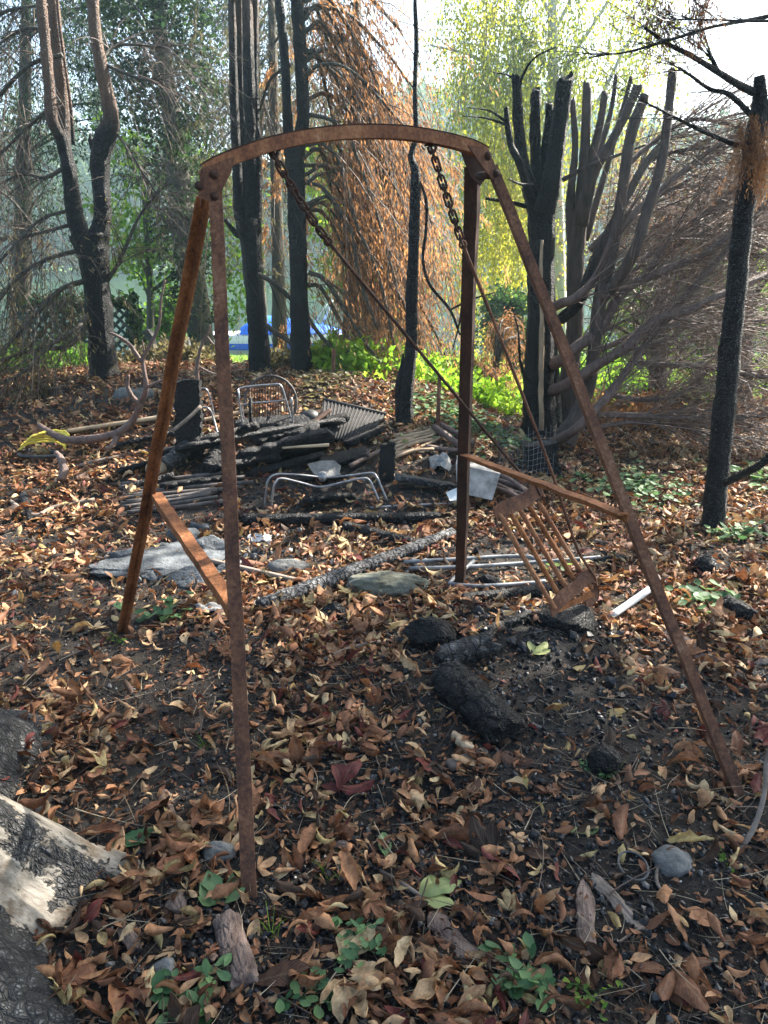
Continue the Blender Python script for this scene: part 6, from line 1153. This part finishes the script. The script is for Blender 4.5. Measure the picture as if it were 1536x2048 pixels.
def bits(n, s0, s1, ymin, ymax, dfun, rvf):
    yy = ymin+(ymax-ymin)*rng.random(n*4)**1.4; xx = (rng.random(n*4)*2-1)*(.56*(yy+1)+.3); kk = rng.random(n*4) < dfun(xx, yy); xx, yy = xx[kk][:n], yy[kk][:n]; m_ = len(xx)
    s_ = s0+(s1-s0)*rng.random(m_)**3; ps = np.stack([xx, yy, h(xx, yy)+s_*.25], 1); Rr_ = rot(rng.random(m_)*6, rng.random(m_)*6, rng.random(m_)*6); rv2 = rvf(m_); b = MB()
    for k_ in range(10): b.scatter(*RT[k_], ps[k_::10], Rr_[k_::10], s_[k_::10], rv2[k_::10])
    return b
blk = lambda x, y: np.clip(.22+1.2*np.exp(-((x-.6)**2/.25+(y-2.75)**2/.35))+.8*np.exp(-((x-.2)**2/.5+(y-1.6)**2/.15))+.7*(fbm(x, y, 2.3, 3, 41) > .5)*(y < 3.4)+.7*np.exp(-((x+.2)**2/1.2+(y-4.8)**2/.4)), 0, 1)
part('charcoal_bits', bits(24000, .003, .020, 1.0, 5.6, blk, lambda m: rng.random(m)**1.3*.93), M['coal'], None, kind='stuff', label='crumbled charcoal and cinders strewn over the soil', smooth=False)
part('soil_crumbs', bits(30000, .002, .009, 1.0, 4.0, lambda x, y: .6+0*x, lambda m: rng.random(m)), M['crumb'], None, kind='stuff', label='loose dark crumbs of earth and cinder', smooth=False)
part('charcoal_chunks', bits(1500, .014, .042, 1.3, 4.4, lambda x, y: np.exp(-((x-.62)**2/.18+(y-2.8)**2/.20))+.10*np.exp(-((x+.1)**2/1.2+(y-4.4)**2/.8)), lambda m: rng.random(m)*.75), M['coal'], None, kind='stuff', label='larger black charcoal lumps heaped under the swing', smooth=False)
part('gravel', bits(9000, .0015, .007, 1.0, 3.6, lambda x, y: .3+.7*np.exp(-((x+1.5)**2/.3+(y-2.6)**2/.1)), lambda m: .85+.15*rng.random(m)), M['coal'], None, kind='stuff', label='small pale grit in the soil', smooth=False)
part('rubble_ash', bits(3200, .005, .034, 3.3, 5.2, lambda x, y: np.exp(-((x+.7)**2/.5+(y-3.95)**2/.15)), lambda m: .75+.25*rng.random(m)), M['coal'], None, kind='stuff', label='grey ash crumbs around the concrete slab', smooth=False)
# straw, stalks, twiglets
def straw(n, ymin, ymax, L, r, dfun, rvs=(0, 1)):
    yy = ymin+(ymax-ymin)*rng.random(n*4)**1.3; xx = (rng.random(n*4)*2-1)*(.56*(yy+1)+.3); kk = rng.random(n*4) < dfun(xx, yy); xx, yy = xx[kk][:n], yy[kk][:n]; m_ = len(xx); b = MB(); an = rng.random(m_)*2*pi
    b.twigs(np.stack([xx, yy, h(xx, yy)+.006+.02*rng.random(m_)**2], 1), np.stack([np.cos(an), np.sin(an), rng.normal(.02, .10, m_)], 1), L*(.3+rng.random(m_)), r*(.6+rng.random(m_)), rng.normal(0, .25, (m_, 3))*[1, 1, .15], 5, rv=rvs[0]+(rvs[1]-rvs[0])*rng.random(m_)); return b
part('straw', straw(5200, 1.0, 4.5, .07, .0008, lambda x, y: .3+.7*(fbm(x, y, 2, 2, 61) > .45)), M['straw'], None, kind='stuff', label='dry straw and needles scattered over the soil')
part('twiglets', straw(900, 1.0, 8.0, .20, .0016, lambda x, y: .5+0*x), M['twig'], None, kind='stuff', label='fine dead twigs scattered over the leaves')
part('stalks', straw(420, 1.0, 2.6, .16, .0013, lambda x, y: .5+0*x, (.4, .9)), M['straw'], None, kind='stuff', label='pale leaf stalks among the fallen leaves')
# ground ivy patches
oval = leaf_tpl(6, 5, 5, .4, .4, .1)
def patch(u, v, rx, ry, n, size, label, m='leaf_plant', hgt=.06, kind='stuff'):
    c = G(u, v); s_ = S(u, v, c[1]); xx = c[0]+rng.normal(0, rx*s_*.55, n); yy = c[1]+rng.normal(0, ry*.55, n); b = MB(); ps = np.stack([xx, yy, h(xx, yy)+hgt*(.3+rng.random(n))], 1)
    b.scatter(oval[0]*[1, 1.7, 1], oval[1], oval[2], ps, rot(rng.normal(0, .3, n), rng.normal(0, .3, n), rng.random(n)*6.3), size*(.6+.7*rng.random(n)), rng.random(n)); part('ground_ivy', b, M[m], None, kind=kind, label=label)
patch(1270, 985, 95, .45, 330, .055, 'pale green ground ivy right of the near right swing leg'); patch(1400, 1215, 60, .16, 60, .06, 'green seedlings in the leaves at the right'); patch(900, 835, 110, .6, 520, .055, 'low green ground ivy around the thin pole tree')
patch(1480, 1080, 60, .12, 70, .06, 'green creeper by the foot of the straight charred trunk'); patch(330, 1240, 70, .10, 22, .065, 'round green leaves between the left swing legs'); patch(640, 770, 60, .5, 260, .06, 'green undergrowth at the foot of the twin-topped trunk', 'leaf_dull'); patch(1010, 885, 60, .3, 160, .05, 'ground ivy in front of the pruned tree'); patch(1120, 1150, 30, .1, 9, .05, 'few bright leaves under the swing', 'leaf_bright')
patch(1500, 960, 60, .4, 90, .07, 'leafy plants right of the straight charred trunk')
def brush(u0, u1, y0, y1, n, label, m, L=.30, name='undergrowth'):
    uu = u0+(u1-u0)*rng.random(n); yy = y0+(y1-y0)*rng.random(n); xx = (uu-768)/F*(yy*1.02); b = MB(); ps = np.stack([xx, yy, h(xx, yy)], 1)
    p_, _ = b.twigs(ps, rng.normal(0, .5, (n, 3))+[0, 0, 1], L*(.4+rng.random(n)), .003, np.array([0, 0, -.5])*(rng.random((n, 1))), 4, rv=.2); foliage_along(b, p_, n*16, .03, .07, .045, .1, 0, 1); part(name, b, M[m], None, kind='stuff', label=label)
brush(-40, 200, 7.9, 9.4, 240, 'sunlit green undergrowth behind the slope at the left', 'leaf_bright'); brush(250, 460, 8.4, 9.6, 150, 'dark ivy and brambles behind the stone slabs', 'leaf_dull', .22); brush(545, 680, 7.9, 8.8, 150, 'withered ferns and brambles between the twin trunks', 'leaf_dull', .12)
brush(880, 1500, 8.2, 9.6, 260, 'low green brambles at the near edge of the lawn', 'leaf_bright', .18); brush(1150, 1560, 7.2, 8.6, 200, 'dead bracken under the hedge', 'leaf_dead', .25)
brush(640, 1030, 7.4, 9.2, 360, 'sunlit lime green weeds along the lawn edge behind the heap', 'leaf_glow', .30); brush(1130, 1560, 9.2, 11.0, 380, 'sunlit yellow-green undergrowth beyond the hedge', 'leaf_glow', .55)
# small plants in the foreground
def plant(u, v, nst, hgt, size, label, m='leaf_plant', k_=5, spread=.8):
    c = G(u, v); t = thing('weed', label, 'weed', c); st = MB(); a = rng.random(nst)*2*pi; D_ = np.stack([np.cos(a)*spread, np.sin(a)*spread, np.ones(nst)*.9], 1)
    p_, T_ = st.twigs(np.repeat(c[None], nst, 0)+rng.normal(0, .012, (nst, 3))*[1, 1, 0], D_, hgt*(.6+.6*rng.random(nst)), .0012, np.array([0, 0, -.45]), 6, rv=.5); part('stems', st, M['leaf_plant'], t)
    lf = MB(); ii = np.repeat(np.arange(nst), k_); tt_ = np.tile(np.linspace(.35, 1, k_), nst); q = p_[ii, np.minimum((tt_*6).astype(int), 6)]; n = len(ii)
    lf.scatter(oval[0]*[1, 1.35, 1]+[.5, 0, 0], oval[1], oval[2], q, rot(rng.normal(0, .25, n), rng.normal(-.1, .25, n), rng.random(n)*6.3), size*(.6+.6*rng.random(n)), rng.random(n)); part('leaves', lf, M[m], t)
plant(360, 2010, 9, .11, .040, 'leafy green bramble seedling at the bottom left edge'); plant(690, 1900, 9, .13, .032, 'green seedling cluster beside the large tan leaf'); plant(1045, 1960, 11, .10, .042, 'bushy green weed in the bottom right of centre'); plant(625, 2015, 5, .09, .036, 'small green plant at the bottom edge near centre')
plant(1195, 1550, 8, .08, .014, 'tiny pale weed beside the rounded charcoal stub'); plant(1190, 2005, 6, .09, .018, 'fine-leaved weed at the bottom edge right of centre', 'leaf_bright'); plant(470, 1720, 1, .02, .01, 'tiny sprout by the near swing leg') if False else None
plant(245, 1285, 4, .12, .022, 'thin weed at the foot of the far left swing leg', 'leaf_bright'); plant(1465, 1745, 3, .05, .022, 'tiny bright green sprout at the lower right edge', 'leaf_bright'); plant(965, 1700, 1, .03, .02, 'single green sprout in the middle foreground', 'leaf_bright'); plant(1245, 1120, 3, .08, .03, 'small green sprout behind the white-marked near right leg')
for u, v, lab in ((410, 1500, 'grass tuft left of the near swing leg'), (655, 1445, 'grass tuft right of the near swing leg'), (660, 1760, 'long grass blades in the lower middle'), (545, 1870, 'grass blades beside the bark log'), (1215, 1555, 'grass tuft by the rounded charcoal stub')):
    c = G(u, v); b = MB(); n = 12; a = rng.random(n)*6.3; p_, _ = b.twigs(c+rng.normal(0, .012, (n, 3))*[1, 1, 0], np.stack([np.cos(a)*.45, np.sin(a)*.45, np.ones(n)], 1), .07*(.5+rng.random(n)), .0012, np.array([0, 0, -.35]), 5, rv=rng.random(n)); part('grass_tuft', b, M['grass'], None, lab, 'grass')
# lawn blades and the weedy bank edge
b = MB(); n = 34000; yy = 8.6+8.4*rng.random(n)**1.5; xx = -4+14*rng.random(n); k2 = (yy > 8.9-.35*np.sin(xx*1.7)) & ((xx > -1.2) | (yy > 10.5)); xx, yy = xx[k2], yy[k2]; n = len(xx)
b.leaves(np.stack([xx, yy, h(xx, yy)-.01], 1), rng.normal(0, .35, (n, 3))+[0, 0, 1], .10*(.5+rng.random(n)), .018, rng.random(n)); part('lawn_grass', b, M['grass'], None, kind='stuff', label='sunlit grass beyond the clearing')
